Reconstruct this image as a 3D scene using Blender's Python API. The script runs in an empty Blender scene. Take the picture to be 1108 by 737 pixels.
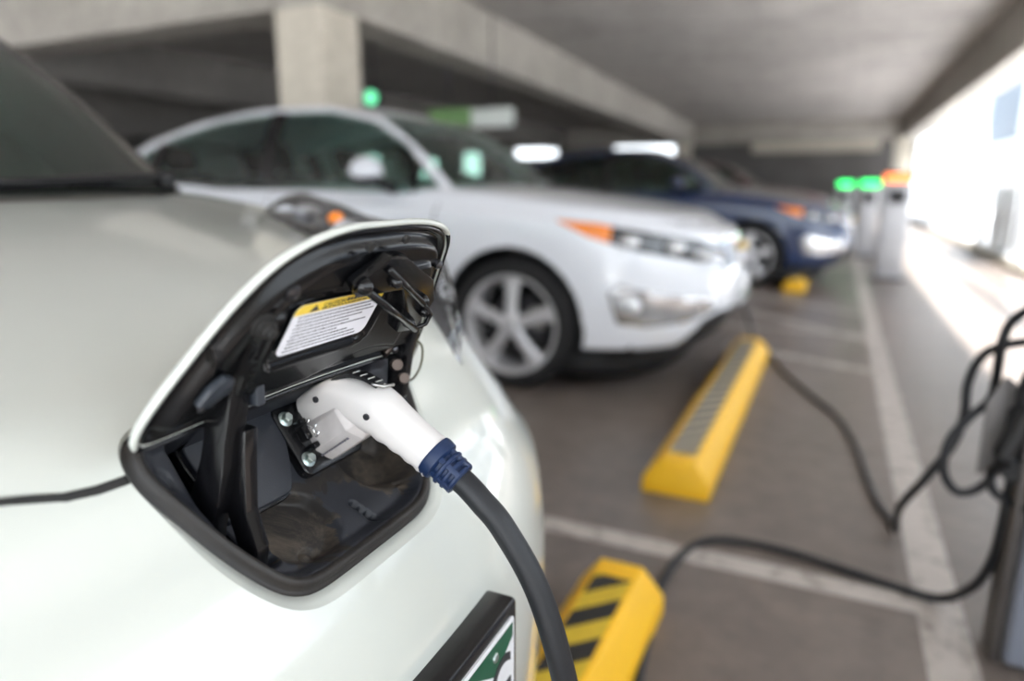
import bpy, bmesh, math, random
from mathutils import Vector, Matrix
import numpy as np
random.seed(4)
SC = bpy.context.scene
COL = SC.collection
PI = math.pi
V = Vector

# ------------------------------------------------------------------ materials
MATS = {}
def newmat(name):
    m = bpy.data.materials.new(name); m.use_nodes = True
    nt = m.node_tree; nt.nodes.clear()
    out = nt.nodes.new('ShaderNodeOutputMaterial')
    MATS[name] = m
    return m, nt, out
def N(nt, typ, **k):
    n = nt.nodes.new(typ)
    for a, b in k.items():
        if a in n.inputs: n.inputs[a].default_value = b
        else: setattr(n, a, b)
    return n
def c4(c): return (c[0], c[1], c[2], 1)
def pbr(name, col, rough=.5, metal=0, coat=0, var=0, scale=20, bump=0, bscale=200, spec=.5, emit=None, es=0, coatr=.03, col2=None):
    m, nt, out = newmat(name)
    b = N(nt, 'ShaderNodeBsdfPrincipled', Roughness=rough, Metallic=metal)
    b.inputs['Base Color'].default_value = c4(col)
    b.inputs['Specular IOR Level'].default_value = spec
    b.inputs['Coat Weight'].default_value = coat
    b.inputs['Coat Roughness'].default_value = coatr
    if emit:
        b.inputs['Emission Color'].default_value = c4(emit); b.inputs['Emission Strength'].default_value = es
    tc = N(nt, 'ShaderNodeTexCoord')
    nz = N(nt, 'ShaderNodeTexNoise', Scale=scale, Detail=5.0)
    nt.links.new(tc.outputs['Object'], nz.inputs['Vector'])
    cr = N(nt, 'ShaderNodeValToRGB')
    cr.color_ramp.elements[0].position = .3; cr.color_ramp.elements[1].position = .7
    d = col2 or tuple(max(0, x * (1 - var)) for x in col)
    cr.color_ramp.elements[0].color = c4(d); cr.color_ramp.elements[1].color = c4(col)
    nt.links.new(nz.outputs['Fac'], cr.inputs['Fac'])
    nt.links.new(cr.outputs['Color'], b.inputs['Base Color'])
    if bump:
        n2 = N(nt, 'ShaderNodeTexNoise', Scale=bscale, Detail=3.0)
        nt.links.new(tc.outputs['Object'], n2.inputs['Vector'])
        bp = N(nt, 'ShaderNodeBump', Strength=bump, Distance=.001)
        nt.links.new(n2.outputs['Fac'], bp.inputs['Height']); nt.links.new(bp.outputs['Normal'], b.inputs['Normal'])
    nt.links.new(b.outputs[0], out.inputs[0])
    return m
def glassmat(name, tint, refl=.08, rough=.0):
    m, nt, out = newmat(name)
    t = N(nt, 'ShaderNodeBsdfTransparent'); t.inputs[0].default_value = c4(tint)
    g = N(nt, 'ShaderNodeBsdfGlossy', Roughness=rough); g.inputs[0].default_value = (1, 1, 1, 1)
    lw = N(nt, 'ShaderNodeFresnel', IOR=1.5)
    mx = N(nt, 'ShaderNodeMixShader')
    nt.links.new(lw.outputs[0], mx.inputs[0]); nt.links.new(t.outputs[0], mx.inputs[1]); nt.links.new(g.outputs[0], mx.inputs[2])
    nt.links.new(mx.outputs[0], out.inputs[0])
    return m
def emitmat(name, col, s):
    m, nt, out = newmat(name)
    e = N(nt, 'ShaderNodeEmission', Strength=s); e.inputs[0].default_value = c4(col)
    nt.links.new(e.outputs[0], out.inputs[0]); return m

pearl = pbr('pearl_paint', (.60, .625, .58), .32, 0, 1, .02, 3, coatr=.04)
white = pbr('white_paint', (.86, .89, .95), .3, 0, 1, .01, 3)
blue = pbr('blue_paint', (.001, .020, .085), .3, .0, 1, .1, 3)
silver = pbr('silver_paint', (.38, .38, .36), .3, .5, 1, .03, 3)
maroon = pbr('maroon_paint', (.10, .01, .02), .3, .3, 1, .1, 3)
graphite = pbr('graphite_paint', (.03, .03, .035), .3, .3, 1, .1, 3)
gloss_black = pbr('gloss_black', (.004, .004, .005), .25, 0, .1, .1, 8, spec=.4)
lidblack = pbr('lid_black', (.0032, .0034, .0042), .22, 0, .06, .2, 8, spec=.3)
black = pbr('black_plastic', (.007, .007, .008), .55, 0, 0, .25, 30, .3, 400)
pocketm = pbr('pocket_plastic', (.019, .022, .030), .5, 0, 0, .2, 20, .25, 900)
rubber = pbr('rubber', (.02, .019, .018), .7, 0, 0, .3, 60, .3, 300)
tyrem = pbr('tyre_rubber', (.010, .010, .011), .75, 0, 0, .2, 30)
gasketm = pbr('gasket_rubber', (.018, .015, .013), .5, 0, 0, .5, 45, .3, 500)
alloy = pbr('alloy', (.72, .72, .74), .38, .5, 0, .05, 10)
darkalloy = pbr('dark_alloy', (.10, .10, .11), .35, 1, 0, .1, 10)
zinc = pbr('zinc', (.62, .72, .70), .35, 1, 0, .1, 60)
steel = pbr('steel', (.5, .5, .48), .3, 1, 0, .1, 60)
bronze = pbr('warm_steel', (.09, .07, .06), .35, 1, 0, .2, 60)
chrome = pbr('chrome', (.85, .86, .88), .1, 1, 0, .02, 10)
plugw = pbr('connector_white', (.80, .77, .75), .38, 0, .15, .06, 25, .1, 600)
plugd = pbr('connector_scuffed', (.70, .67, .66), .45, 0, 0, .5, 35, col2=(.52, .49, .48))
navy = pbr('navy_rubber', (.006, .022, .075), .5, 0, 0, .1, 30)
cordm = pbr('cord_rubber', (.0045, .006, .009), .5, 0, 0, .2, 40, .2, 300)
yellow = pbr('yellow_paint', (.93, .52, .012), .55, 0, 0, .10, 6, .3, 120)
amber = pbr('amber_lens', (1.0, .26, .01), .2, 0, .6, .1, 40)
lampm = pbr('lamp_reflector', (.42, .43, .46), .18, .9, .8, .35, 25)
lampd = pbr('lamp_housing', (.06, .065, .07), .25, .4, .8, .5, 18, col2=(.01, .01, .012))
fogm = pbr('fog_reflector', (.72, .73, .76), .15, .7, 1, .35, 18)
clearl = pbr('bright_lens', (.9, .92, .95), .08, .5, 1, .1, 10)
seatm = pbr('seat_fabric', (.03, .035, .035), .8, 0, 0, .3, 30)
dashm = pbr('dash_plastic', (.012, .013, .014), .7, 0, 0, .3, 30)
greypl = pbr('grey_plastic', (.030, .036, .046), .4, 0, 0, .1, 30)
cowlm = pbr('cowl_plastic', (.13, .12, .11), .55, 0, 0, .2, 40)
stationm = pbr('station_grey', (.50, .50, .52), .4, .2, 0, .1, 8)
stationd = pbr('station_dark', (.09, .08, .075), .5, .2, 0, .2, 8)
platepl = pbr('holster_grey', (.16, .15, .145), .5, .1, 0, .1, 8)
labelw = pbr('label_white', (.90, .90, .96), .4, 0, .2, .03, 50)
labely = pbr('label_yellow', (.92, .66, .06), .4, 0, .2, .03, 50)
ink = pbr('ink', (.03, .03, .035), .5)
inkg = pbr('grey_ink', (.16, .16, .19), .5)
plateg = pbr('plate_green', (.01, .10, .05), .4, 0, 0, .2, 60)
platew = pbr('plate_white', (.82, .83, .85), .4, 0, 0, .05, 60)
railw = pbr('white_metal', (.85, .88, .92), .4, 0, 0, .05, 5)
signg = pbr('sign_green', (.16, .32, .10), .5, 0, 0, .1, 5)
signw = pbr('sign_white', (.75, .8, .75), .5, 0, 0, .1, 5)
greenl = emitmat('green_lamp', (.05, 1, .22), 5)
mintl = emitmat('mint_lamp', (.2, 1, .5), 1.6)
orangel = emitmat('orange_lamp', (1, .22, .06), 3.5)
screen_m = glassmat('fence_screen', (.78, .88, 1.0))
wglass = glassmat('windshield_glass', (.60, .74, .67))
sglass = glassmat('side_glass', (.50, .68, .60))
lens_g = glassmat('lamp_lens', (.95, .96, .97))

def concrete(name, c1, c2, rough=.8, sx=1, boards=0, spots=.0):
    m, nt, out = newmat(name)
    b = N(nt, 'ShaderNodeBsdfPrincipled', Roughness=rough)
    tc = N(nt, 'ShaderNodeTexCoord')
    mp = N(nt, 'ShaderNodeMapping'); mp.inputs['Scale'].default_value = (1, sx, 1)
    nt.links.new(tc.outputs['Object'], mp.inputs[0])
    n1 = N(nt, 'ShaderNodeTexNoise', Scale=.9, Detail=8.0, Roughness=.65)
    n2 = N(nt, 'ShaderNodeTexNoise', Scale=9.0, Detail=6.0, Roughness=.7)
    for n in (n1, n2): nt.links.new(mp.outputs[0], n.inputs['Vector'])
    ad = N(nt, 'ShaderNodeMath', operation='ADD'); ml = N(nt, 'ShaderNodeMath', operation='MULTIPLY'); ml.inputs[1].default_value = .5
    nt.links.new(n1.outputs['Fac'], ad.inputs[0]); nt.links.new(n2.outputs['Fac'], ad.inputs[1]); nt.links.new(ad.outputs[0], ml.inputs[0])
    cr = N(nt, 'ShaderNodeValToRGB'); cr.color_ramp.elements[0].position = .36; cr.color_ramp.elements[1].position = .64
    cr.color_ramp.elements[0].color = c4(c2); cr.color_ramp.elements[1].color = c4(c1)
    nt.links.new(ml.outputs[0], cr.inputs[0])
    last = cr.outputs[0]
    if boards:
        br = N(nt, 'ShaderNodeTexBrick', Scale=1.0); br.inputs['Color1'].default_value = (1, 1, 1, 1); br.inputs['Color2'].default_value = (.9, .9, .9, 1)
        br.inputs['Mortar'].default_value = (.62, .62, .62, 1); br.inputs['Mortar Size'].default_value = .015
        br.inputs['Brick Width'].default_value = boards * 1.0; br.inputs['Row Height'].default_value = boards * .5
        nt.links.new(tc.outputs['Object'], br.inputs['Vector'])
        mx = N(nt, 'ShaderNodeMix', data_type='RGBA', blend_type='MULTIPLY'); mx.inputs[0].default_value = .8
        nt.links.new(last, mx.inputs[6]); nt.links.new(br.outputs[0], mx.inputs[7]); last = mx.outputs[2]
    nt.links.new(last, b.inputs['Base Color'])
    bp = N(nt, 'ShaderNodeBump', Strength=.4, Distance=.01); nt.links.new(n2.outputs['Fac'], bp.inputs['Height']); nt.links.new(bp.outputs[0], b.inputs['Normal'])
    nt.links.new(b.outputs[0], out.inputs[0]); return m, nt, b
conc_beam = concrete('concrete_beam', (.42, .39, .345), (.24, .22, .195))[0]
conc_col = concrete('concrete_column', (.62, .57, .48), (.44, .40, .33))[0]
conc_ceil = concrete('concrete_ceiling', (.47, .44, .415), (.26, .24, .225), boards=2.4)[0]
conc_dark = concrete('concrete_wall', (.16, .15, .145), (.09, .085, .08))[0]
floor_m, fnt, fb = concrete('concrete_floor', (.205, .168, .146), (.110, .092, .082), .36)
fb.inputs['Specular IOR Level'].default_value = .5
def paintmat():
    m, nt, out = newmat('worn_line_paint')
    b = N(nt, 'ShaderNodeBsdfPrincipled', Roughness=.5)
    tc = N(nt, 'ShaderNodeTexCoord'); n1 = N(nt, 'ShaderNodeTexNoise', Scale=14.0, Detail=8.0, Roughness=.75)
    nt.links.new(tc.outputs['Object'], n1.inputs['Vector'])
    cr = N(nt, 'ShaderNodeValToRGB'); cr.color_ramp.elements[0].position = .36; cr.color_ramp.elements[1].position = .5
    cr.color_ramp.elements[0].color = (.20, .17, .15, 1); cr.color_ramp.elements[1].color = (.46, .415, .38, 1)
    nt.links.new(n1.outputs['Fac'], cr.inputs[0]); nt.links.new(cr.outputs[0], b.inputs['Base Color']); nt.links.new(b.outputs[0], out.inputs[0])
    return m
line_m = paintmat()
def hazard(name, ca, cb, freq=7.0):
    m, nt, out = newmat(name)
    b = N(nt, 'ShaderNodeBsdfPrincipled', Roughness=.5)
    tc = N(nt, 'ShaderNodeTexCoord'); sp = N(nt, 'ShaderNodeSeparateXYZ'); nt.links.new(tc.outputs['Object'], sp.inputs[0])
    a = N(nt, 'ShaderNodeMath', operation='MULTIPLY_ADD'); a.inputs[1].default_value = -1.0; nt.links.new(sp.outputs[0], a.inputs[0]); nt.links.new(sp.outputs[1], a.inputs[2])
    f = N(nt, 'ShaderNodeMath', operation='MULTIPLY'); f.inputs[1].default_value = freq; nt.links.new(a.outputs[0], f.inputs[0])
    fr = N(nt, 'ShaderNodeMath', operation='FRACT'); nt.links.new(f.outputs[0], fr.inputs[0])
    gt = N(nt, 'ShaderNodeMath', operation='GREATER_THAN'); gt.inputs[1].default_value = .5; nt.links.new(fr.outputs[0], gt.inputs[0])
    n1 = N(nt, 'ShaderNodeTexNoise', Scale=30.0, Detail=6.0); nt.links.new(tc.outputs['Object'], n1.inputs['Vector'])
    mx = N(nt, 'ShaderNodeMix', data_type='RGBA'); mx.inputs[6].default_value = c4(ca); mx.inputs[7].default_value = c4(cb)
    nt.links.new(gt.outputs[0], mx.inputs[0])
    m2 = N(nt, 'ShaderNodeMix', data_type='RGBA', blend_type='MULTIPLY'); m2.inputs[0].default_value = .35
    nt.links.new(mx.outputs[2], m2.inputs[6]); nt.links.new(n1.outputs['Fac'], m2.inputs[7])
    nt.links.new(m2.outputs[2], b.inputs['Base Color']); nt.links.new(b.outputs[0], out.inputs[0]); return m
haz_new = hazard('hazard_tape', (.012, .012, .012), (.75, .52, .03), 6.5)
haz_old = hazard('faded_hazard_tape', (.10, .10, .11), (.50, .43, .28), 8.5)
def dustmat():
    m, nt, out = newmat('dusty_pocket_plastic')
    b = N(nt, 'ShaderNodeBsdfPrincipled', Roughness=.6)
    tc = N(nt, 'ShaderNodeTexCoord'); n1 = N(nt, 'ShaderNodeTexNoise', Scale=14.0, Detail=9.0, Roughness=.8); n1.inputs['Distortion'].default_value = .8
    nt.links.new(tc.outputs['Object'], n1.inputs['Vector'])
    cr = N(nt, 'ShaderNodeValToRGB'); cr.color_ramp.elements[0].position = .44; cr.color_ramp.elements[1].position = .70
    cr.color_ramp.elements[0].color = (.016, .0135, .012, 1); cr.color_ramp.elements[1].color = (.115, .090, .066, 1)
    nt.links.new(n1.outputs['Fac'], cr.inputs[0]); nt.links.new(cr.outputs[0], b.inputs['Base Color']); nt.links.new(b.outputs[0], out.inputs[0])
    return m
dust_m = dustmat()

# ------------------------------------------------------------------ object helpers
def obj(name, bm, mat, parent=None, smooth=True, at=None, angle=None):
    me = bpy.data.meshes.new(name)
    bm.normal_update()
    if at is not None: bmesh.ops.translate(bm, verts=bm.verts, vec=-V(at))
    bm.to_mesh(me); bm.free()
    mats = mat if isinstance(mat, (list, tuple)) else [mat]
    for m in mats: me.materials.append(m)
    if smooth: me.polygons.foreach_set('use_smooth', [True] * len(me.polygons))
    if smooth and angle is not None: me.set_sharp_from_angle(angle=math.radians(angle))
    o = bpy.data.objects.new(name, me); COL.objects.link(o)
    if parent is not None: o.parent = parent
    elif at is not None: o.location = at
    return o
def thing(name, label, cat, loc=(0, 0, 0), rz=0, group=None):
    o = bpy.data.objects.new(name, None); COL.objects.link(o); o.location = loc; o.rotation_euler = (0, 0, rz)
    o.empty_display_size = .2
    tag(o, label, cat, group); return o
def tag(o, label, cat, group=None):
    o['label'] = label; o['category'] = cat
    if group: o['group'] = group
    return o
def struct(name, bm, mat, smooth=False):
    o = obj(name, bm, mat, None, smooth); o['kind'] = 'structure'; return o
def box(bm, a, b, bev=0, seg=2, mat=0):
    b2 = bmesh.new()
    r = bmesh.ops.create_cube(b2, size=1)
    a = V(a); b = V(b)
    bmesh.ops.scale(b2, vec=b - a, verts=b2.verts); bmesh.ops.translate(b2, vec=(a + b) / 2, verts=b2.verts)
    if bev: bmesh.ops.bevel(b2, geom=b2.edges[:], offset=bev, segments=seg, profile=.5, affect='EDGES')
    join(bm, b2, mat=mat)
def join(bm, b2, M=None, mat=None):
    if M is not None: b2.transform(M)
    vm = {}
    for v in b2.verts: vm[v] = bm.verts.new(v.co)
    for f in b2.faces:
        try: nf = bm.faces.new([vm[v] for v in f.verts]); nf.material_index = f.material_index if mat is None else mat
        except ValueError: pass
    b2.free()
def frame(o, u, v, n=None):
    u = V(u).normalized(); v = V(v).normalized(); n = V(n).normalized() if n is not None else u.cross(v).normalized()
    return Matrix(((u.x, v.x, n.x, o[0]), (u.y, v.y, n.y, o[1]), (u.z, v.z, n.z, o[2]), (0, 0, 0, 1)))
def axisframe(p, d, up=(0, 0, 1)):
    d = V(d).normalized(); up = V(up)
    u = up.cross(d)
    if u.length < 1e-4: u = V((1, 0, 0)).cross(d)
    u.normalize(); v = d.cross(u); return frame(p, u, v, d)
def prism(bm, pts, M, w0, w1, bev=0, seg=2, mat=0):
    b2 = bmesh.new()
    lo = [b2.verts.new((p[0], p[1], w0)) for p in pts]; hi = [b2.verts.new((p[0], p[1], w1)) for p in pts]
    b2.faces.new(hi); b2.faces.new(lo[::-1])
    n = len(pts)
    for i in range(n): b2.faces.new((lo[i], lo[(i + 1) % n], hi[(i + 1) % n], hi[i]))
    bmesh.ops.recalc_face_normals(b2, faces=b2.faces)
    if bev: bmesh.ops.bevel(b2, geom=b2.edges[:], offset=bev, segments=seg, profile=.5, affect='EDGES')
    join(bm, b2, M, mat)
def lathe(bm, prof, M, n=32, mat=0):
    """prof: list of (r, h) about local z"""
    b2 = bmesh.new(); rows = []
    for r, h in prof:
        if r < 1e-6: rows.append([b2.verts.new((0, 0, h))])
        else: rows.append([b2.verts.new((r * math.cos(2 * PI * k / n), r * math.sin(2 * PI * k / n), h)) for k in range(n)])
    for A, B in zip(rows, rows[1:]):
        for k in range(n):
            k2 = (k + 1) % n
            if len(A) == 1 and len(B) == 1: continue
            if len(A) == 1: b2.faces.new((A[0], B[k2], B[k]))
            elif len(B) == 1: b2.faces.new((A[k], A[k2], B[0]))
            else: b2.faces.new((A[k], A[k2], B[k2], B[k]))
    bmesh.ops.recalc_face_normals(b2, faces=b2.faces)
    join(bm, b2, M, mat)
def cyl(bm, p, d, r, h, n=24, bev=.0, mat=0):
    pr = [(0, 0), (r - bev, 0), (r, bev), (r, h - bev), (r - bev, h), (0, h)] if bev else [(0, 0), (r, 0), (r, h), (0, h)]
    lathe(bm, pr, axisframe(p, d), n, mat)
def catmull(pts, m=8, closed=False):
    P = [V(p) for p in pts]; out = []
    n = len(P)
    rng = n if closed else n - 1
    for i in range(rng):
        if closed: p0, p1, p2, p3 = P[(i - 1) % n], P[i], P[(i + 1) % n], P[(i + 2) % n]
        else: p0, p1, p2, p3 = P[max(i - 1, 0)], P[i], P[i + 1], P[min(i + 2, n - 1)]
        for k in range(m):
            t = k / m
            out.append(.5 * ((2 * p1) + (p2 - p0) * t + (2 * p0 - 5 * p1 + 4 * p2 - p3) * t * t + (3 * p1 - p0 - 3 * p2 + p3) * t ** 3))
    if not closed: out.append(P[-1].copy())
    return out
def tube(bm, pts, r, n=12, closed=False, cap=True, shape=None, mat=0, up=None):
    """sweep; r a number or list; shape(k)-> (a,b) multipliers per angle"""
    P = [V(p) for p in pts]; m = len(P)
    rad = r if isinstance(r, (list, tuple)) else [r] * m
    b2 = bmesh.new(); rows = []; u = None
    for i, p in enumerate(P):
        if closed: t = (P[(i + 1) % m] - P[i - 1]).normalized()
        else: t = (P[min(i + 1, m - 1)] - P[max(i - 1, 0)]).normalized()
        if u is None:
            u = V(up) if up is not None else (V((0, 0, 1)) if abs(t.z) < .9 else V((1, 0, 0)))
        u = (u - t * u.dot(t)).normalized(); w = t.cross(u)
        row = []
        for k in range(n):
            a = 2 * PI * k / n
            ca, sa = math.cos(a), math.sin(a)
            if shape: ca, sa = shape(i, ca, sa)
            row.append(b2.verts.new(p + u * ca * rad[i] + w * sa * rad[i]))
        rows.append(row)
    R = len(rows)
    for i in range(R if closed else R - 1):
        A = rows[i]; B = rows[(i + 1) % R]
        for k in range(n): b2.faces.new((A[k], A[(k + 1) % n], B[(k + 1) % n], B[k]))
    if cap and not closed: b2.faces.new(rows[0][::-1]); b2.faces.new(rows[-1])
    bmesh.ops.recalc_face_normals(b2, faces=b2.faces)
    join(bm, b2, None, mat)
def ell(bm, c, r, nu=20, nv=12, M=None, mat=0):
    b2 = bmesh.new(); bmesh.ops.create_uvsphere(b2, u_segments=nu, v_segments=nv, radius=1)
    bmesh.ops.scale(b2, vec=V(r), verts=b2.verts)
    if M is not None: b2.transform(M)
    bmesh.ops.translate(b2, vec=V(c), verts=b2.verts); join(bm, b2, None, mat)
def textmesh(s, size, M, ext=.0003, font_align='LEFT'):
    cu = bpy.data.curves.new('t', 'FONT'); cu.body = s; cu.size = size; cu.align_x = font_align; cu.extrude = ext
    o = bpy.data.objects.new('t', cu); COL.objects.link(o)
    dg = bpy.context.evaluated_depsgraph_get(); me = bpy.data.meshes.new_from_object(o.evaluated_get(dg))
    bm = bmesh.new(); bm.from_mesh(me); bm.transform(M)
    bpy.data.objects.remove(o); bpy.data.meshes.remove(me); return bm
def spl(pts):
    """monotone-ish cubic through (x, z) points"""
    pts = sorted(pts); X = [p[0] for p in pts]; Z = [p[1] for p in pts]; n = len(X)
    d = [(Z[i + 1] - Z[i]) / (X[i + 1] - X[i]) for i in range(n - 1)]
    m = [d[0] if n > 1 else 0] + [0] * (n - 2) + ([d[-1]] if n > 1 else [])
    for i in range(1, n - 1): m[i] = 0 if d[i - 1] * d[i] <= 0 else 2 * d[i - 1] * d[i] / (d[i - 1] + d[i])
    def f(x):
        if x <= X[0]: return Z[0]
        if x >= X[-1]: return Z[-1]
        i = 0
        while x > X[i + 1]: i += 1
        h = X[i + 1] - X[i]; t = (x - X[i]) / h
        return (2*t**3-3*t*t+1)*Z[i]+(t**3-2*t*t+t)*h*m[i]+(-2*t**3+3*t*t)*Z[i+1]+(t**3-t*t)*h*m[i+1]
    return f

# ---- ring-stack car surfaces --------------------------------------------------
class Ring:
    def __init__(s, xn, w, a, z, xr=-3.5, ar=.5, n=2.4, nr=2.6, side=None, h=None):
        s.xn, s.w, s.a, s.xr, s.ar, s.n, s.nr, s.h = xn, w, a, xr, ar, n, nr, h
        s.z = z if callable(z) else (lambda x: z); s.side = side
    def pt(s, i, NF, NS, NR):
        xc = s.xn - s.a; xd = s.xr + s.ar
        if i <= NF:
            th = PI / 2 * i / NF; x = xc + s.a * max(0, math.cos(th)) ** (2 / s.n); y = s.w * max(0, math.sin(th)) ** (2 / s.n)
        elif i <= NF + NS: x = xc + (xd - xc) * (i - NF) / NS; y = s.w
        else:
            th = PI / 2 * (i - NF - NS) / NR; x = xd - s.ar * max(0, math.sin(th)) ** (2 / s.nr); y = s.w * max(0, math.cos(th)) ** (2 / s.nr)
        z = s.z(x) if s.h is None else s.h(x, y)
        return V((x, y, z))
def ringsurf(rings, NF=40, NS=60, NR=16, M=6, cap=False):
    bm = bmesh.new(); nS = NF + NS + NR + 1
    cols = [catmull([r.pt(i, NF, NS, NR) for r in rings], M) for i in range(nS)]
    nL = len(cols[0])
    R = [[bm.verts.new(c[j]) for j in range(nL)] for c in cols]
    L = [[R[i][j] if (i in (0, nS - 1) or abs(cols[i][j].y) < 1e-7) else bm.verts.new((cols[i][j].x, -cols[i][j].y, cols[i][j].z)) for j in range(nL)] for i in range(nS)]
    for i in range(nS - 1):
        for j in range(nL - 1):
            for S, fl in ((R, 0), (L, 1)):
                q = [S[i][j], S[i + 1][j], S[i + 1][j + 1], S[i][j + 1]]
                qq = []
                for v in q:
                    if v not in qq: qq.append(v)
                if len(qq) < 3: continue
                if fl: qq.reverse()
                try: bm.faces.new(qq)
                except ValueError: pass
    bmesh.ops.remove_doubles(bm, verts=bm.verts, dist=1e-5)
    bmesh.ops.recalc_face_normals(bm, faces=bm.faces)
    # outward check
    s = sum((f.calc_center_median() - V((-1.5, 0, .6))).dot(f.normal) * f.calc_area() for f in bm.faces)
    if s < 0: bmesh.ops.reverse_faces(bm, faces=bm.faces)
    bm.normal_update(); return bm
def inpoly(p, poly):
    x, y = p; c = False; n = len(poly); j = n - 1
    for i in range(n):
        xi, yi = poly[i]; xj, yj = poly[j]
        if (yi > y) != (yj > y) and x < (xj - xi) * (y - yi) / (yj - yi) + xi: c = not c
        j = i
    return c
def cutpoly(bm, poly, U, Vv, filt, O=(0, 0, 0)):
    """cut the sheet along a polygon seen along U x Vv; return faces inside"""
    U = V(U).normalized(); Vv = V(Vv).normalized(); D = U.cross(Vv); O = V(O)
    pr = lambda p: ((p - O).dot(U), (p - O).dot(Vv))
    n = len(poly)
    x0 = min(p[0] for p in poly); x1 = max(p[0] for p in poly); y0 = min(p[1] for p in poly); y1 = max(p[1] for p in poly)
    for i in range(n):
        a = poly[i]; b = poly[(i + 1) % n]
        E3 = U * (b[0] - a[0]) + Vv * (b[1] - a[1])
        if E3.length < 1e-7: continue
        no = E3.cross(D).normalized(); co = O + U * a[0] + Vv * a[1]
        ax0, ax1 = min(a[0], b[0]) - .002, max(a[0], b[0]) + .002; ay0, ay1 = min(a[1], b[1]) - .002, max(a[1], b[1]) + .002
        fs = []
        for f in bm.faces:
            if not filt(f): continue
            q = [pr(v.co) for v in f.verts]
            if max(t[0] for t in q) < ax0 or min(t[0] for t in q) > ax1 or max(t[1] for t in q) < ay0 or min(t[1] for t in q) > ay1: continue
            fs.append(f)
        if not fs: continue
        es = set(); vs = set()
        for f in fs: es.update(f.edges); vs.update(f.verts)
        bmesh.ops.bisect_plane(bm, geom=list(vs) + list(es) + fs, plane_co=co, plane_no=no, dist=1e-7)
    bm.normal_update(); out = []
    for f in bm.faces:
        if not filt(f): continue
        c = pr(f.calc_center_median())
        if x0 <= c[0] <= x1 and y0 <= c[1] <= y1 and inpoly(c, poly): out.append(f)
    return out
def take(bm, faces, offset=0):
    """move faces out of bm to a new bmesh"""
    b2 = bmesh.new(); vm = {}
    nrm = {}
    for f in faces:
        for v in f.verts: nrm[v] = v.normal.copy()
    for f in faces:
        vs = []
        for v in f.verts:
            if v not in vm: vm[v] = b2.verts.new(v.co + nrm[v] * offset)
            vs.append(vm[v])
        b2.faces.new(vs)
    bmesh.ops.delete(bm, geom=faces, context='FACES')
    b2.normal_update(); return b2
def thick(bm, t):
    """give an open sheet real thickness, inwards"""
    bm.normal_update()
    nm = {v: v.normal.copy() for v in bm.verts}
    vm = {v: bm.verts.new(v.co - nm[v] * t) for v in list(bm.verts)}
    fs = list(bm.faces); be = [e for e in bm.edges if e.is_boundary]
    for f in fs: bm.faces.new([vm[v] for v in reversed(f.verts)])
    for e in be:
        f = e.link_faces[0]; a, b = e.verts
        for l in f.loops:
            if l.edge == e: a, b = l.vert, l.link_loop_next.vert
        try: bm.faces.new((b, a, vm[a], vm[b]))
        except ValueError: pass
    return bm
def stripcut(bm, pts, wd, U, Vv, filt, O=(0, 0, 0)):
    out = []
    got = set()
    for a, b in zip(pts, pts[1:]):
        d = V((b[0] - a[0], b[1] - a[1])); d.normalize(); nn = V((-d.y, d.x)) * wd / 2; e = d * wd * .15
        quad = [(a[0] - e.x + nn.x, a[1] - e.y + nn.y), (b[0] + e.x + nn.x, b[1] + e.y + nn.y), (b[0] + e.x - nn.x, b[1] + e.y - nn.y), (a[0] - e.x - nn.x, a[1] - e.y - nn.y)]
        cutpoly(bm, quad, U, Vv, filt, O); out.append(quad)
    U = V(U).normalized(); Vv = V(Vv).normalized(); O = V(O)
    fs = []
    for f in bm.faces:
        if not filt(f): continue
        c = f.calc_center_median() - O; c = (c.dot(U), c.dot(Vv))
        if any(inpoly(c, q) for q in out): fs.append(f)
    return fs
X, Y, Z = V((1, 0, 0)), V((0, 1, 0)), V((0, 0, 1))
def mirrorx(pts): return [(-p[0], p[1]) for p in pts][::-1]

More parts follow.
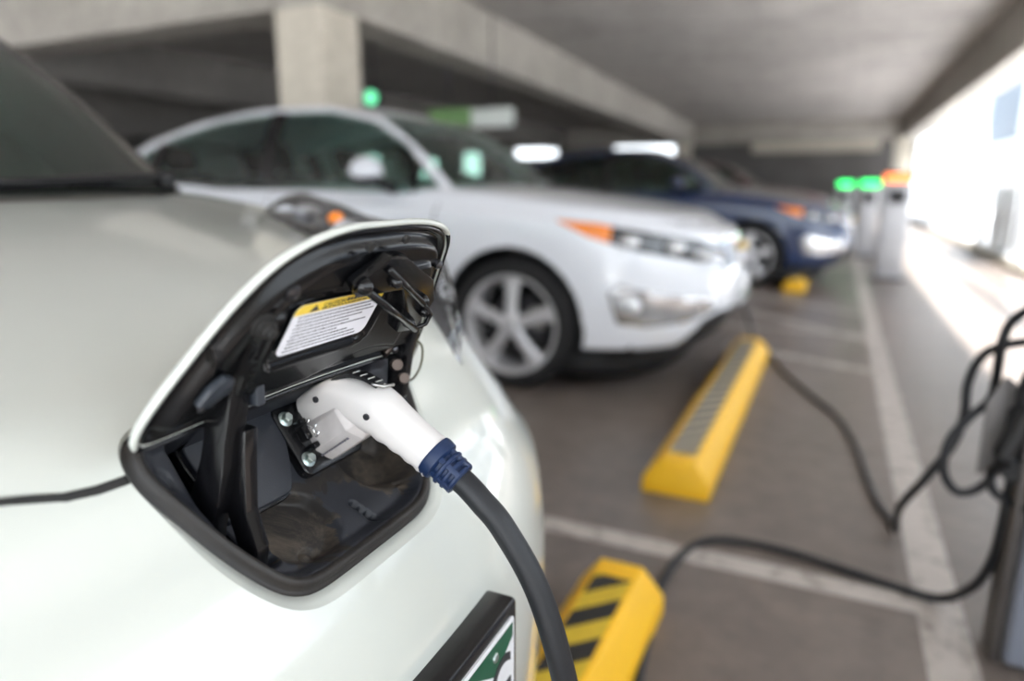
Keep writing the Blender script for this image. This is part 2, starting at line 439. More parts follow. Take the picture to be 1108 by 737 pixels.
# ------------------------------------------------------------------ wheels
def make_wheel(parent, x, y, sy, R=.335, steer=0, dark=False, width=.20):
    """sy = -1: outer face looks to -y"""
    Mw = Matrix.Translation((x, y, R)) @ Matrix.Rotation(steer, 4, 'Z') @ Matrix.Rotation(-sy * -PI / 2 if sy < 0 else -PI / 2, 4, 'X')
    # local z = outward
    if sy < 0: Mw = Matrix.Translation((x, y, R)) @ Matrix.Rotation(steer, 4, 'Z') @ Matrix.Rotation(PI / 2, 4, 'X')
    else: Mw = Matrix.Translation((x, y, R)) @ Matrix.Rotation(steer, 4, 'Z') @ Matrix.Rotation(-PI / 2, 4, 'X')
    w = width / 2; ri = R * .755
    bm = bmesh.new()
    prof = [(ri - .012, w - .02), (ri, w - .004), (ri + .02, w), (R - .05, w + .004), (R - .02, w - .004), (R - .005, w - .02), (R, w - .04)]
    for k in range(7):
        zz = (w - .04) - (2 * w - .08) * (k + .5) / 7
        prof += [(R, zz + .010), (R - .006, zz + .008), (R - .006, zz + .004), (R, zz + .002)]
    prof += [(R, -w + .04), (R - .02, -w + .004), (ri + .02, -w), (ri, -w + .01)]
    lathe(bm, prof, Mw, 64)
    tyre = obj('wheel', bm, tyrem, parent)
    bm = bmesh.new()
    lathe(bm, [(ri + .004, w - .010), (ri + .002, w - .002), (ri - .010, w - .002), (ri - .022, w - .018), (ri - .028, -w + .02), (ri, -w + .01)], Mw, 64)
    # five broad spokes
    for k in range(5):
        a = 2 * PI * k / 5 + PI / 2
        b2 = bmesh.new()
        sec = [(0.03, .036, .030), (.09, .028, .024), (.15, .030, .018), (ri - .016, .046, .008)]
        rows = []
        for (r, hw, dz) in sec:
            zt = w - .03 + dz
            rows.append([b2.verts.new((r, -hw, zt - .012)), b2.verts.new((r, -hw * .55, zt)), b2.verts.new((r, 0, zt - .004)), b2.verts.new((r, hw * .55, zt)), b2.verts.new((r, hw, zt - .012)), b2.verts.new((r, hw * .8, zt - .045)), b2.verts.new((r, -hw * .8, zt - .045))])
        for A, B in zip(rows, rows[1:]):
            for q in range(7): b2.faces.new((A[q], A[(q + 1) % 7], B[(q + 1) % 7], B[q]))
        b2.faces.new(rows[0][::-1]); b2.faces.new(rows[-1])
        bmesh.ops.recalc_face_normals(b2, faces=b2.faces)
        b2.transform(Matrix.Rotation(a, 4, 'Z')); join(bm, b2, Mw)
    lathe(bm, [(0, w + .004), (.028, w + .003), (.034, w - .002), (.05, w - .008), (.06, w - .03), (.06, w - .06)], Mw, 32)
    for k in range(5):
        a = 2 * PI * k / 5 + PI / 2 + PI / 5
        cyl(bm, Mw @ V((.045 * math.cos(a), .045 * math.sin(a), w - .02)), Mw.to_3x3() @ Z, .008, .014, 8)
    obj('rim', bm, alloy, tyre, angle=35)
    bm = bmesh.new()
    lathe(bm, [(.03, -.02), (.15, -.02), (.15, -.008), (.03, -.008)], Mw, 40)
    obj('brake_disc', bm, darkalloy, tyre, angle=35)
    bm = bmesh.new()
    box(bm, (.085, -.055, -.035), (.165, .055, .03), .012); bm.transform(Matrix.Rotation(.25, 4, 'Z')); bm.transform(Mw)
    obj('brake_caliper', bm, steel, tyre, angle=35)
    return tyre

def seat(parent, x, y, name='seat'):
    bm = bmesh.new()
    box(bm, (x - .25, y - .25, .38), (x + .25, y + .25, .56), .06, 3)
    b2 = bmesh.new(); box(b2, (-.07, -.24, 0), (.07, .24, .62), .06, 3); box(b2, (-.05, -.13, .65), (.05, .13, .83), .045, 3)
    b2.transform(Matrix.Translation((x - .25, y, .5)) @ Matrix.Rotation(-.33, 4, 'Y')); join(bm, b2)
    return obj(name, bm, seatm, parent)

# ------------------------------------------------------------------ hatchback used for the row of parked cars
def build_hatch(paint, loc, label):
    root = thing('parked_car', label, 'car', loc)
    sx = lambda *p: spl(list(p))
    R0 = .335; WB = -2.685
    sh = spl([(-3.55, .99), (-3.0, 1.01), (-2.0, .975), (-1.0, .94), (-.4, .915), (0, .895), (.4, .860), (.7, .83), (.9, .81)])
    hood = spl([(-1.2, 1.06), (-.6, 1.045), (-.3, 1.03), (0, 1.0), (.3, .96), (.6, .905), (.78, .862), (.9, .82)])
    hc = lambda x, y: hood(x) - .055 * (abs(y) / .86) ** 3
    lo = [Ring(.80, .80, .62, .19, -3.42, .4), Ring(.90, .86, .70, .235, -3.50, .4), Ring(.975, .885, .78, .34, -3.53, .4),
          Ring(1.0, .895, .80, .47, -3.55, .4), Ring(.995, .898, .80, sx((1, .60), (-3.5, .66)), -3.56, .4),
          Ring(.965, .892, .78, sx((1, .72), (.2, .76), (-1, .79), (-3.5, .84)), -3.55, .4),
          Ring(.925, .880, .76, sx((1, .785), (.3, .85), (-.5, .905), (-3.5, .95)), -3.52, .4),
          Ring(.87, .850, .74, sh, -3.48, .4),
          Ring(.80, .79, .72, 0, -3.40, .4, h=hc), Ring(.66, .62, .66, 0, -3.2, .4, h=hc), Ring(.40, .42, .55, 0, -3.0, .4, h=hc),
          Ring(.1, .2, .4, 0, -2.8, .3, h=hc), Ring(-.1, .0, .3, 0, -2.6, .2, h=hc)]
    bm = ringsurf(lo, 44, 70, 16, 4)
    side = lambda f: abs(f.normal.y) > .25 and abs(f.calc_center_median().y) > .45
    # wheel arches
    for cx in (0, WB):
        circ = [(cx + .385 * math.cos(2 * PI * k / 28), R0 + .01 + .385 * math.sin(2 * PI * k / 28)) for k in range(28)]
        fs = cutpoly(bm, circ, X, Z, lambda f: abs(f.calc_center_median().y) > .45 and f.calc_center_median().z < .85)
        bmesh.ops.delete(bm, geom=fs, context='FACES')
    # lamps (seen from the side they sweep round the corner)
    frontc = lambda f: f.normal.x > .02 and abs(f.calc_center_median().y) > .30
    hl = [(.24, .860), (.40, .785), (.62, .720), (.85, .665), (.955, .655), (.935, .705), (.84, .765), (.60, .815), (.42, .845)]
    hf = cutpoly(bm, hl, X, Z, frontc)
    lights = []
    for s in (-1, 1):
        fs = [f for f in hf if f.is_valid and f.calc_center_median().y * s > 0]
        lights.append((s, take(bm, fs, .004)))
    fg = [(.50, .53), (.55, .565), (.68, .53), (.86, .49), (.94, .46), (.93, .42), (.84, .375), (.66, .36), (.54, .38)]
    ff = cutpoly(bm, fg, X, Z, frontc)
    fogs = [(s, take(bm, [f for f in ff if f.is_valid and f.calc_center_median().y * s > 0], .004)) for s in (-1, 1)]
    fr = lambda f: f.normal.x > .3
    g1 = cutpoly(bm, [(-.36, .60), (.36, .60), (.40, .70), (.36, .765), (-.36, .765), (-.40, .70)], Y, Z, fr)
    grille = take(bm, g1, .006)
    g2 = cutpoly(bm, [(-.60, .235), (.60, .235), (.52, .37), (.40, .40), (-.40, .40), (-.52, .37)], Y, Z, fr)
    lowg = take(bm, g2, -.004)
    sk = cutpoly(bm, [(-3.6, .1), (1.1, .1), (1.1, .245), (-3.6, .245)], X, Z, lambda f: f.calc_center_median().z < .3)
    skirt = take(bm, sk)
    # seams
    hs = [(-.42, .72), (.2, .72), (.55, .66), (.74, .52), (.82, .3), (.84, 0)]
    hs = hs + [(a, -b) for a, b in hs[-2::-1]]
    seam = stripcut(bm, hs, .012, X, Y, lambda f: f.normal.z > .35)
    sm = take(bm, seam, -.004)
    ds = lambda f: abs(f.calc_center_median().y) > .6
    d1 = stripcut(bm, [(-.42, .93), (-.45, .6), (-.42, .3)], .010, X, Z, ds); sm2 = take(bm, d1, -.004)
    d2 = stripcut(bm, [(-1.56, .98), (-1.54, .6), (-1.5, .3)], .010, X, Z, ds); sm3 = take(bm, d2, -.004)
    hp = cutpoly(bm, [(p[0], p[1]) for p in hs], X, Y, lambda f: f.normal.z > .35)
    hood_b = take(bm, hp)
    thick(bm, .02)
    body = obj('body', bm, paint, root, angle=50)
    obj('hood', thick(hood_b, .02), paint, root, angle=50)
    for q in (sm, sm2, sm3):
        for s in ((1, -1) if q is not sm else (0,)):
            fs = [f for f in q.faces if s == 0 or f.calc_center_median().y * s > 0]
            obj('panel_gap', take(q, fs), black, root)
        q.free()
    skb = thick(skirt, .02)
    # chin spoiler
    pts = [Ring(.72, .76, .5, 0).pt(i, 20, 2, 2) for i in range(21)]
    P = [V((p.x, -p.y, .15)) for p in pts[::-1]] + [V((p.x, p.y, .15)) for p in pts[1:]]
    tube(skb, P, 1, 8, shape=lambda i, a, b: (a * .075, b * .03), up=(0, 0, 1))
    obj('lower_skirt', skb, black, root, angle=50)
    obj('lower_grille', thick(lowg, .02), black, root)
    gr = obj('grille', thick(grille, .02), chrome if paint is not blue else chrome, root)
    bm = bmesh.new()
    for z in (.635, .665, .695, .725): box(bm, (.985 - (z - .6) * .25, -.34, z - .004), (1.004 - (z - .6) * .25, .34, z + .004), .003)
    obj('grille_bars', bm, darkalloy, gr)
    bm = bmesh.new()
    bow = [(-.07, -.012), (-.02, -.012), (-.024, -.024), (.024, -.024), (.02, -.012), (.07, -.012), (.058, .012), (.02, .012), (.024, .024), (-.024, .024), (-.02, .012), (-.058, .012)]
    prism(bm, bow, frame((1.0, 0, .705), Y, Z, X), -.02, .012, .002); obj('emblem', bm, pbr('gold_emblem', (.7, .5, .12), .3, .8) if 'gold_emblem' not in MATS else MATS['gold_emblem'], gr)
    for s, b in lights:
        am = cutpoly(b, [(.2, .7), (.50, .7), (.50, .9), (.2, .9)], X, Z, lambda f: True)
        amb = take(b, am, .001)
        h = obj('headlight', thick(b, .01), lampd, root)
        h['label'] = 'dark swept-back headlight'
        obj('turn_signal', thick(amb, .01), amber, h)
        for (lx, lz, r) in ((.60, .765, .034), (.78, .735, .034)):
            bm = bmesh.new()
            yy = .88 if lx < .7 else .745
            ell(bm, (lx - .01, s * (yy - .04), lz), (r * 1.4, r * 1.2, r)); obj('projector', bm, clearl, h)
        bm = bmesh.new()
        tube(bm, [V((.86, s * .655, .715)), V((.91, s * .56, .690)), V((.95, s * .45, .675))], [.016, .022, .012], 8); obj('lamp_strip', bm, clearl, h)
    for s, b in fogs:
        fo = obj('fog_lamp', thick(b, .01), fogm, root)
        bm = bmesh.new(); ell(bm, (.60, s * .868, .47), (.06, .02, .05)); obj('lamp_lens', bm, clearl, fo)
    # plate
    bm = bmesh.new(); box(bm, (1.0, -.155, .40), (1.02, .155, .56), .004); pl = obj('license_plate', bm, platew, root, angle=30)
    bm = bmesh.new(); box(bm, (1.019, -.13, .425), (1.023, .13, .46), .001); obj('plate_band', bm, plateg, pl)
    # greenhouse
    roof = spl([(-3.5, 1.09), (-3.2, 1.22), (-2.7, 1.37), (-2.2, 1.465), (-1.7, 1.505), (-1.35, 1.50), (-1.0, 1.455), (-.7, 1.365), (-.3, 1.17), (-.1, 1.03)])
    belt = lambda x: sh(x) - .01
    def gz(t): return lambda x: belt(x) + t * (max(roof(x) - .03, belt(x) + .02) - belt(x))
    rcap = lambda x, y: roof(x) - .03 * (abs(y) / .58) ** 2.5
    g = [Ring(-.16, .83, .42, gz(0), -3.45, .5, 2.8), Ring(-.30, .815, .42, lambda x: belt(x) + .07 * min(1, (roof(x) - belt(x)) / .3), -3.42, .5, 2.8),
         Ring(-.56, .765, .38, lambda x: belt(x) + .5 * (roof(x) - .03 - belt(x)), -3.38, .55, 2.8),
         Ring(-.86, .685, .33, lambda x: belt(x) + .82 * (roof(x) - .03 - belt(x)), -3.33, .6, 2.8),
         Ring(-1.06, .61, .28, 0, -3.28, .6, 2.8, h=lambda x, y: roof(x) - .035), Ring(-1.18, .53, .25, 0, -3.2, .6, h=rcap),
         Ring(-1.35, .35, .2, 0, -3.0, .6, h=rcap), Ring(-1.6, .0, .2, 0, -2.8, .6, h=rcap)]
    # windscreen height follows the ring, not the roof line
    zs = [.94, 1.03, 1.23, 1.40, 1.46]
    for k in range(4):
        f0 = g[k].z; xn = g[k].xn
        def zf(x, f0=f0, z0=zs[k], xn=xn, a=g[k].a):
            t = min(1, max(0, (xn - x) / (a * 1.2))); t = t * t * (3 - 2 * t); return z0 * (1 - t) + f0(x) * t
        g[k].z = zf
    bm = ringsurf(g, 36, 56, 18, 6)
    dlo = [(-.20, .898), (-.40, .955), (-.52, 1.06), (-.72, 1.24), (-.95, 1.37), (-1.25, 1.435), (-1.65, 1.445), (-2.1, 1.41), (-2.5, 1.32), (-2.85, 1.19), (-3.0, 1.10), (-2.6, 1.045), (-2.0, 1.00), (-1.3, .965), (-.8, .935)]
    gl = cutpoly(bm, dlo, X, Z, lambda f: abs(f.normal.y) > .45)
    glass = take(bm, gl)
    ws = cutpoly(bm, [(-.70, 1.00), (.70, 1.00), (.66, 1.14), (.58, 1.34), (.53, 1.44), (.3, 1.455), (-.3, 1.455), (-.53, 1.44), (-.58, 1.34), (-.66, 1.14)], Y, Z, lambda f: f.normal.x > .25)
    wsb = take(bm, ws)
    rg = cutpoly(bm, [(-.55, 1.10), (.55, 1.10), (.5, 1.36), (-.5, 1.36)], Y, Z, lambda f: f.normal.x < -.1 and f.calc_center_median().x < -2.3)
    rgb = take(bm, rg)
    thick(bm, .03); obj('roof', bm, paint, root, angle=50)
    obj('windshield', wsb, wglass, root); obj('rear_window', rgb, sglass, root)
    # black surround + pillars from the window sheet
    pil = []
    for (a, b) in ((-1.66, -1.56), (-2.62, -2.54), (-.62, -.585)):
        pil += cutpoly(glass, [(a, .9), (b, .9), (b - .02, 1.5), (a - .02, 1.5)], X, Z, lambda f: True)
    pil = [f for f in pil if f.is_valid]
    bot = cutpoly(glass, [(-3.1, .85), (-.1, .85), (-.1, .96), (-.42, .97), (-.8, .985), (-1.3, 1.01), (-2.0, 1.04), (-2.6, 1.08), (-3.1, 1.14)], X, Z, lambda f: True)
    pl2 = [f for f in set(pil) | set(bot) if f.is_valid]
    pb = take(glass, pl2, .001)
    obj('window_trim', thick(pb, .03), gloss_black, root)
    for s in (-1, 1):
        for (a, b) in ((-1.62, 0), (-4, -1.62)):
            fs = [f for f in glass.faces if f.calc_center_median().y * s > 0 and a < f.calc_center_median().x < b]
            if fs: obj('side_window', take(glass, fs), sglass, root)
    glass.free()
    # mirrors
    for s in (-1, 1):
        bm = bmesh.new(); M = Matrix.Rotation(-.15 * s, 4, 'Z')
        ell(bm, (-.76, s * .985, 1.09), (.075, .125, .075), 24, 14, M); mo = obj('side_mirror', bm, paint, root)
        bm = bmesh.new(); ell(bm, (-.765, s * .985, 1.062), (.078, .115, .052), 20, 12, M); tube(bm, [V((-.76, s * .92, 1.05)), V((-.70, s * .82, 1.0))], .03, 10)
        obj('mirror_base', bm, gloss_black, mo)
        bm = bmesh.new(); tube(bm, [V((-1.05, s * .905, .88)), V((-1.12, s * .935, .885)), V((-1.25, s * .935, .89)), V((-1.33, s * .905, .89))], .013, 8); obj('door_handle', bm, paint, root)
    # wheels, wells
    for cx in (0, WB):
        for s in (-1, 1):
            bm = bmesh.new()
            M = Matrix.Translation((cx, s * .90, R0 + .01)) @ Matrix.Rotation(PI / 2 * s, 4, 'X')
            n = 28; rows = []
            arc = [(.385 * math.cos(PI * 1.16 * k / n - .08 * PI), .385 * math.sin(PI * 1.16 * k / n - .08 * PI)) for k in range(n + 1)]
            r1 = [bm.verts.new((cx + a, s * .875, R0 + .01 + b)) for a, b in arc]; r2 = [bm.verts.new((cx + a * 1.02, s * .56, R0 + .01 + b * 1.02)) for a, b in arc]
            for k in range(n): bm.faces.new((r1[k], r1[k + 1], r2[k + 1], r2[k]))
            bm.faces.new(r2)
            obj('wheel_well', thick(bm, .006), black, root)
            make_wheel(root, cx, s * .785, s, R0, steer=0)
    # cabin
    bm = bmesh.new(); box(bm, (-.95, -.74, .60), (-.42, .74, .94), .08, 3); obj('dashboard', bm, dashm, root)
    for xx, yy in ((-1.45, -.37), (-1.45, .37), (-2.35, -.37), (-2.35, .37)): seat(root, xx, yy)
    bm = bmesh.new(); c = V((-.98, .37, .93)); M = axisframe(c, (-1, 0, .45)); tube(bm, [M @ V((.18 * math.cos(a), .18 * math.sin(a), 0)) for a in [2 * PI * k / 32 for k in range(32)]], .014, 8, closed=True)
    for a in (0, PI, -PI / 2): tube(bm, [c, M @ V((.17 * math.cos(a), .17 * math.sin(a), 0))], .018, 8)
    obj('steering_wheel', bm, dashm, root)
    bm = bmesh.new(); box(bm, (-3.3, -.78, .2), (.6, .78, .27)); box(bm, (-3.2, -.72, .27), (-.6, .72, .36)); obj('underbody', bm, black, root)
    for s in (-1, 1):
        bm = bmesh.new(); tube(bm, [V((-.33, s * .55 - .05, 1.06)), V((-.40, s * .2, 1.085)), V((-.42, -.1 + s * .2, 1.09))], .010, 6); obj('wiper', bm, black, root)
    bm = bmesh.new(); tube(bm, [V((-1.9, 0, 1.43)), V((-2.02, 0, 1.50))], .006, 6); obj('antenna', bm, black, root)
    return root
def dup(root, loc, label, paint, old):
    r = root.copy(); COL.objects.link(r); r.location = loc; r['label'] = label
    for ch in list(root.children):
        c = ch.copy(); COL.objects.link(c); c.parent = r
        if any(sl.material == old for sl in ch.material_slots):
            c.data = c.data.copy()
            for i, m in enumerate(c.data.materials):
                if m == old: c.data.materials[i] = paint
        for g in ch.children:
            d = g.copy(); COL.objects.link(d); d.parent = c
    return r

# ================================================================== the garage
def sbox(name, a, b, mat, bev=.012):
    bm = bmesh.new(); box(bm, a, b, bev, 1); return struct(name, bm, mat)
# floor with its painted lines (same mesh, second slot)
bm = bmesh.new()
gx = [-22, -10, -4, -1, 1, 2.3]; gy = [-3.3, -2, 0, 4, 8, 16, 31.6]
vv = [[bm.verts.new((x, y, 0)) for y in gy] for x in gx]
for i in range(len(gx) - 1):
    for j in range(len(gy) - 1): bm.faces.new((vv[i][j], vv[i + 1][j], vv[i + 1][j + 1], vv[i][j + 1]))
def line(pts, mat=1, z=.0015):
    f = bm.faces.new([bm.verts.new((p[0], p[1], z)) for p in pts]); f.material_index = mat
line([(.285, -3.2), (.395, -3.2), (.395, 24), (.285, 24)])
line([(-5.2, 1.87), (.285, 1.87), (.285, 1.96), (-5.2, 1.96)], 1, .0018)
line([(-5.2, 5.55), (.285, 5.55), (.285, 5.64), (-5.2, 5.64)], 1, .0018)
line([(-.62, 4.82), (.285, 4.42), (.285, 4.53), (-.62, 4.93)], 1, .0021)
line([(-.62, 6.25), (.285, 5.34), (.285, 5.47), (-.62, 6.38)], 1, .0021)
line([(-.75, 7.3), (.285, 6.5), (.285, 6.63), (-.75, 7.43)], 1, .0021)
line([(-5.2, 10.2), (.285, 10.2), (.285, 10.3), (-5.2, 10.3)], 1, .0018)
for a in (3.02, 8.9, -1.5, 14): line([(-20, a), (2.2, a), (2.2, a + .008), (-20, a + .008)], 2, .0009)
fl = struct('floor', bm, [floor_m, line_m, conc_dark])
def skirtwall(): pass
sbox('ceiling', (-22.4, -3.3, 3.4), (2.6, 31.9, 3.65), conc_ceil, 0)
sbox('trim_1', (1.85, -3.05, 2.7), (2.42, 31.5, 3.42), conc_beam)           # edge beam over the railing
bm = bmesh.new(); prism(bm, [(-4.98, 5.365), (-4.41, 5.365), (-5.3, 28), (-5.9, 28)], Matrix.Identity(4), 2.7, 3.42, .012, 1); struct('trim_2', bm, conc_beam)          # beam running away from the column
sbox('trim_3', (-22, 5.36, 2.7), (-4.985, 5.9, 3.42), conc_beam, 0)            # cross beam left of the column
sbox('trim_4', (-22, 28, 2.7), (1.86, 28.5, 3.42), conc_beam)             # far cross beam
sbox('trim_5', (-3.4, 30.6, 2.45), (1.3, 31.0, 2.85), conc_col)           # far end beam, the light on it put in as paler concrete
conc_back = concrete('concrete_shaded', (.22, .205, .19), (.13, .12, .11))[0]  # beam concrete darkened, shade of the back beams put into the colour
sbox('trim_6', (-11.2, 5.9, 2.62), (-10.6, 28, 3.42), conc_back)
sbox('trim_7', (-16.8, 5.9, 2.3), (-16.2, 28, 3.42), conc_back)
bm = bmesh.new(); box(bm, (-4.98, 5.36, 0), (-4.42, 5.92, 2.705), .02, 2); struct('trim_8', bm, conc_col)    # column
for k, (x, y) in enumerate(((-5.6, 27.7), (-16.5, 5.6), (-16.5, 16.6), (1.9, 28.2))):
    bm = bmesh.new(); box(bm, (x - .27, y - .3, 0), (x + .27, y + .3, 2.72), .02, 2); struct('trim_%d' % (9 + k), bm, conc_col)
# far wall with clerestory gaps
def wallx(name, y0, y1, holes, x0, x1, z1, mat):
    bm = bmesh.new(); xs = sorted(set([x0, x1] + [h[0] for h in holes] + [h[1] for h in holes]))
    for a, b in zip(xs, xs[1:]):
        h = [q for q in holes if q[0] <= a and q[1] >= b]
        if h: box(bm, (a, y0, 0), (b, y1, h[0][2])); 
        if h and h[0][3] < z1: box(bm, (a, y0, h[0][3]), (b, y1, z1))
        if not h: box(bm, (a, y0, 0), (b, y1, z1))
    return bm
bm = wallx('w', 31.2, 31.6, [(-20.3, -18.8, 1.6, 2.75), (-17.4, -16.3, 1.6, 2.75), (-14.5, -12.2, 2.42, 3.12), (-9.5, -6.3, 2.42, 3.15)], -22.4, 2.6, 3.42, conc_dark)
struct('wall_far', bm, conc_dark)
bm = bmesh.new()
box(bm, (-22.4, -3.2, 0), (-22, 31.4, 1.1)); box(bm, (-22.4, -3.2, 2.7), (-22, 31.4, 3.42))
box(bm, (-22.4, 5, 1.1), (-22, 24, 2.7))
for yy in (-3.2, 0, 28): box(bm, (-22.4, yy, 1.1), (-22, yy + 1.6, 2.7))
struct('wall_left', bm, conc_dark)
bm = bmesh.new(); box(bm, (-22.4, -3.3, 3.0), (2.5, -3, 3.42)); struct('wall_near', bm, conc_beam)  # unseen near side left open and brought closer to let in light
# outer side: kerb, railing with panels
bm = bmesh.new(); box(bm, (2.3, -30, -.4), (30, 60, -.05)); box(bm, (-30, -30, -.4), (2.3, -3.3, -.05)); struct('trim_20', bm, concrete('street_concrete', (.75, .76, .78), (.65, .66, .68))[0])
bm = bmesh.new(); box(bm, (2.14, -3.2, 0), (2.30, 31, .07)); box(bm, (2.12, -3.3, 0), (2.32, 5.3, 1.05)); struct('trim_21', bm, conc_col)  # second box: parapet added out of view to cut light on the nose
first = True
for k, (y0, y1) in enumerate(((5.4, 8.0), (8.1, 10.9), (11.0, 13.9), (14.0, 17.6), (17.7, 21.3), (21.4, 25.0), (25.1, 28.7))):
    t = thing('railing_panel', '', 'railing', (2.22, (y0 + y1) / 2, .07), 0, 'white railing bays along the open side')
    t['label'] = 'white metal railing bay on the open bright side, ' + ['nearest of the row', 'second from the near end', 'behind the wide white panel', 'fourth from the near end', 'third from the far end', 'second from the far end', 'farthest of the row'][k]
    o = (2.22, (y0 + y1) / 2, .07)
    bm = bmesh.new()
    for yy in (y0 + .04, y1 - .04): box(bm, (2.19, yy - .04, .07), (2.25, yy + .04, 1.42), .008)
    box(bm, (2.185, y0, 1.38), (2.255, y1, 1.44), .008); box(bm, (2.19, y0, .10), (2.25, y1, .15), .008)
    obj('frame', bm, railw, t, at=o)
    bm = bmesh.new(); n = int((y1 - y0) / .45)
    for q in range(1, n): box(bm, (2.212, y0 + q * (y1 - y0) / n - .008, .15), (2.228, y0 + q * (y1 - y0) / n + .008, 1.38))
    box(bm, (2.208, y0 + .05, .75), (2.232, y1 - .05, .78))
    obj('bars', bm, railw, t, at=o)
# big white panel, louvre and diagonal braces outside
t = tag(None or obj('white_panel', (lambda b: (box(b, (2.42, 11.6, -.05), (2.52, 14.4, 1.44), .01), b)[1])(bmesh.new()), railw, None, False, at=(2.47, 13, -.05)), 'wide white panel standing just outside the railing at the right edge', 'panel')
lo_ = (5.0, 29, 2.4)
t = thing('louvre_screen', 'blue grey slatted louvre screen standing outside, upper right', 'louvre', lo_)
bm = bmesh.new(); box(bm, (4.9, 20, 2.3), (5.1, 33, 2.55), .01); box(bm, (4.9, 32.8, 2.3), (5.1, 33, 5.6), .01); box(bm, (4.9, 20, 2.3), (5.1, 20.2, 5.6), .01); box(bm, (4.9, 26.4, -.05), (5.1, 26.7, 5.6), .01); obj('frame', bm, railw, t, at=lo_, angle=30)
bm = bmesh.new(); lm = pbr('louvre_blue', (.16, .21, .27), .5)
for q in range(17):
    b2 = bmesh.new(); box(b2, (-.09, -6.3, -.008), (.09, 6.3, .008)); b2.transform(Matrix.Translation((5.02, 26.5, 2.65 + q * .17)) @ Matrix.Rotation(.8, 4, 'Y')); join(bm, b2)
obj('slats', bm, lm, t, at=lo_, smooth=False)
fo_ = (14, 34, -.05)
t = thing('building_front', 'pale building with blue grey windows outside beyond the railing', 'building', fo_)
bm = bmesh.new(); box(bm, (14, 10, -.05), (15, 60, 7.5), .02); obj('wall', bm, pbr('facade', (.42, .45, .50), .8, var=.1, scale=2), t, at=fo_, angle=30)
wm_ = pbr('facade_glass', (.05, .08, .12), .15)
for q in range(12):
    for z_ in (.9, 4.4):
        bm = bmesh.new(); box(bm, (13.94, 11 + q * 4.1, z_), (14.05, 13.6 + q * 4.1, z_ + 2.1), .01); obj('window', bm, wm_, t, at=fo_, angle=30)
for q, (y0, y1, lab) in enumerate(((17.3, 14.5, 'white diagonal steel brace beside the louvre'), (23.0, 20.0, 'white diagonal steel brace nearer the far end of the railing'))):
    bm = bmesh.new(); tube(bm, [V((2.45, y0, 2.9)), V((2.45, y1, -.06))], .07, 10); tag(obj('diagonal_brace', bm, railw, None, at=(2.45, y1, -.06)), lab, 'brace')
# sign, lamps
so = (-4.85, 9.0, 2.17)
t = thing('hanging_sign', 'long green and white sign hanging from the ceiling behind the white car', 'sign', so)
bm = bmesh.new(); box(bm, (-5.52, 8.97, 1.93), (-4.83, 9.03, 2.17), .005); obj('green_board', bm, signg, t, at=so, angle=30)
bm = bmesh.new(); box(bm, (-4.83, 8.97, 1.90), (-4.18, 9.03, 2.15), .005); obj('white_board', bm, signw, t, at=so, angle=30)
bm = bmesh.new()
bm.free()
for xx in (-5.2, -4.5): bm = bmesh.new(); cyl(bm, (xx, 9, 2.15), (0, 0, 1), .01, 1.27, 8); obj('hanger', bm, darkalloy, t, at=so)
go = (-5.83, 8.0, 2.25)
t = thing('signal_lamp', 'round green signal lamp beside the concrete column', 'lamp', go)
bm = bmesh.new(); ell(bm, go, (.09, .06, .09)); obj('lens', bm, mintl, t, at=go)
bm = bmesh.new(); cyl(bm, (go[0], go[1] + .11, go[2]), (0, -1, 0), .11, .1, 24, .01); box(bm, (go[0] - .015, go[1] + .06, go[2]), (go[0] + .015, go[1] + .09, 3.42)); obj('housing', bm, black, t, at=go)

# ---- wheel stops
def wheel_stop(x0, x1, y0, y1, haz, label, hx=0.0):
    o = ((x0 + x1) / 2, (y0 + y1) / 2, 0); L = (y1 - y0) / 2; w = (x1 - x0) / 2
    t = thing('wheel_stop', label, 'wheel stop', o, 0, None)
    bm = bmesh.new()
    sec = [(-w, .0), (-w, .055), (-w * .50, .128), (w * .50, .128), (w, .055), (w, .0)]
    rows = []
    for (yy, s) in ((-L, 1), (-L + .03, 1), (L - .03, 1), (L, 1)):
        rows.append([bm.verts.new((a * (1), yy + (0.02 * (b / .128) * (1 if yy < 0 else -1) if abs(yy) == L else 0), b)) for a, b in sec])
    for A, B in zip(rows, rows[1:]):
        for k in range(5): bm.faces.new((A[k], A[k + 1], B[k + 1], B[k]))
        bm.faces.new((A[5], A[0], B[0], B[5]))
    bm.faces.new(rows[0]); bm.faces.new(rows[-1][::-1]); bmesh.ops.recalc_face_normals(bm, faces=bm.faces)
    bmesh.ops.bevel(bm, geom=[e for e in bm.edges if e.calc_length() > .01], offset=.006, segments=2, affect='EDGES', profile=.5)
    obj('block', bm, yellow, t, angle=25)
    bm = bmesh.new(); box(bm, (-w * .42 + hx, -L + .10, .1275), (w * .42 + hx, L - .10, .1295)); obj('hazard_strip', bm, haz, t, False)
    return t
wheel_stop(-.55, -.31, 2.29, 4.58, haz_old, 'yellow wheel stop with faded dashes in front of the white car')
wheel_stop(-.53, -.31, -.55, 1.60, haz_new, 'yellow wheel stop with bold black stripes under the foreground car nose')
wheel_stop(-.44, -.22, 7.66, 9.5, haz_old, 'yellow wheel stop by the blue car front tyre')

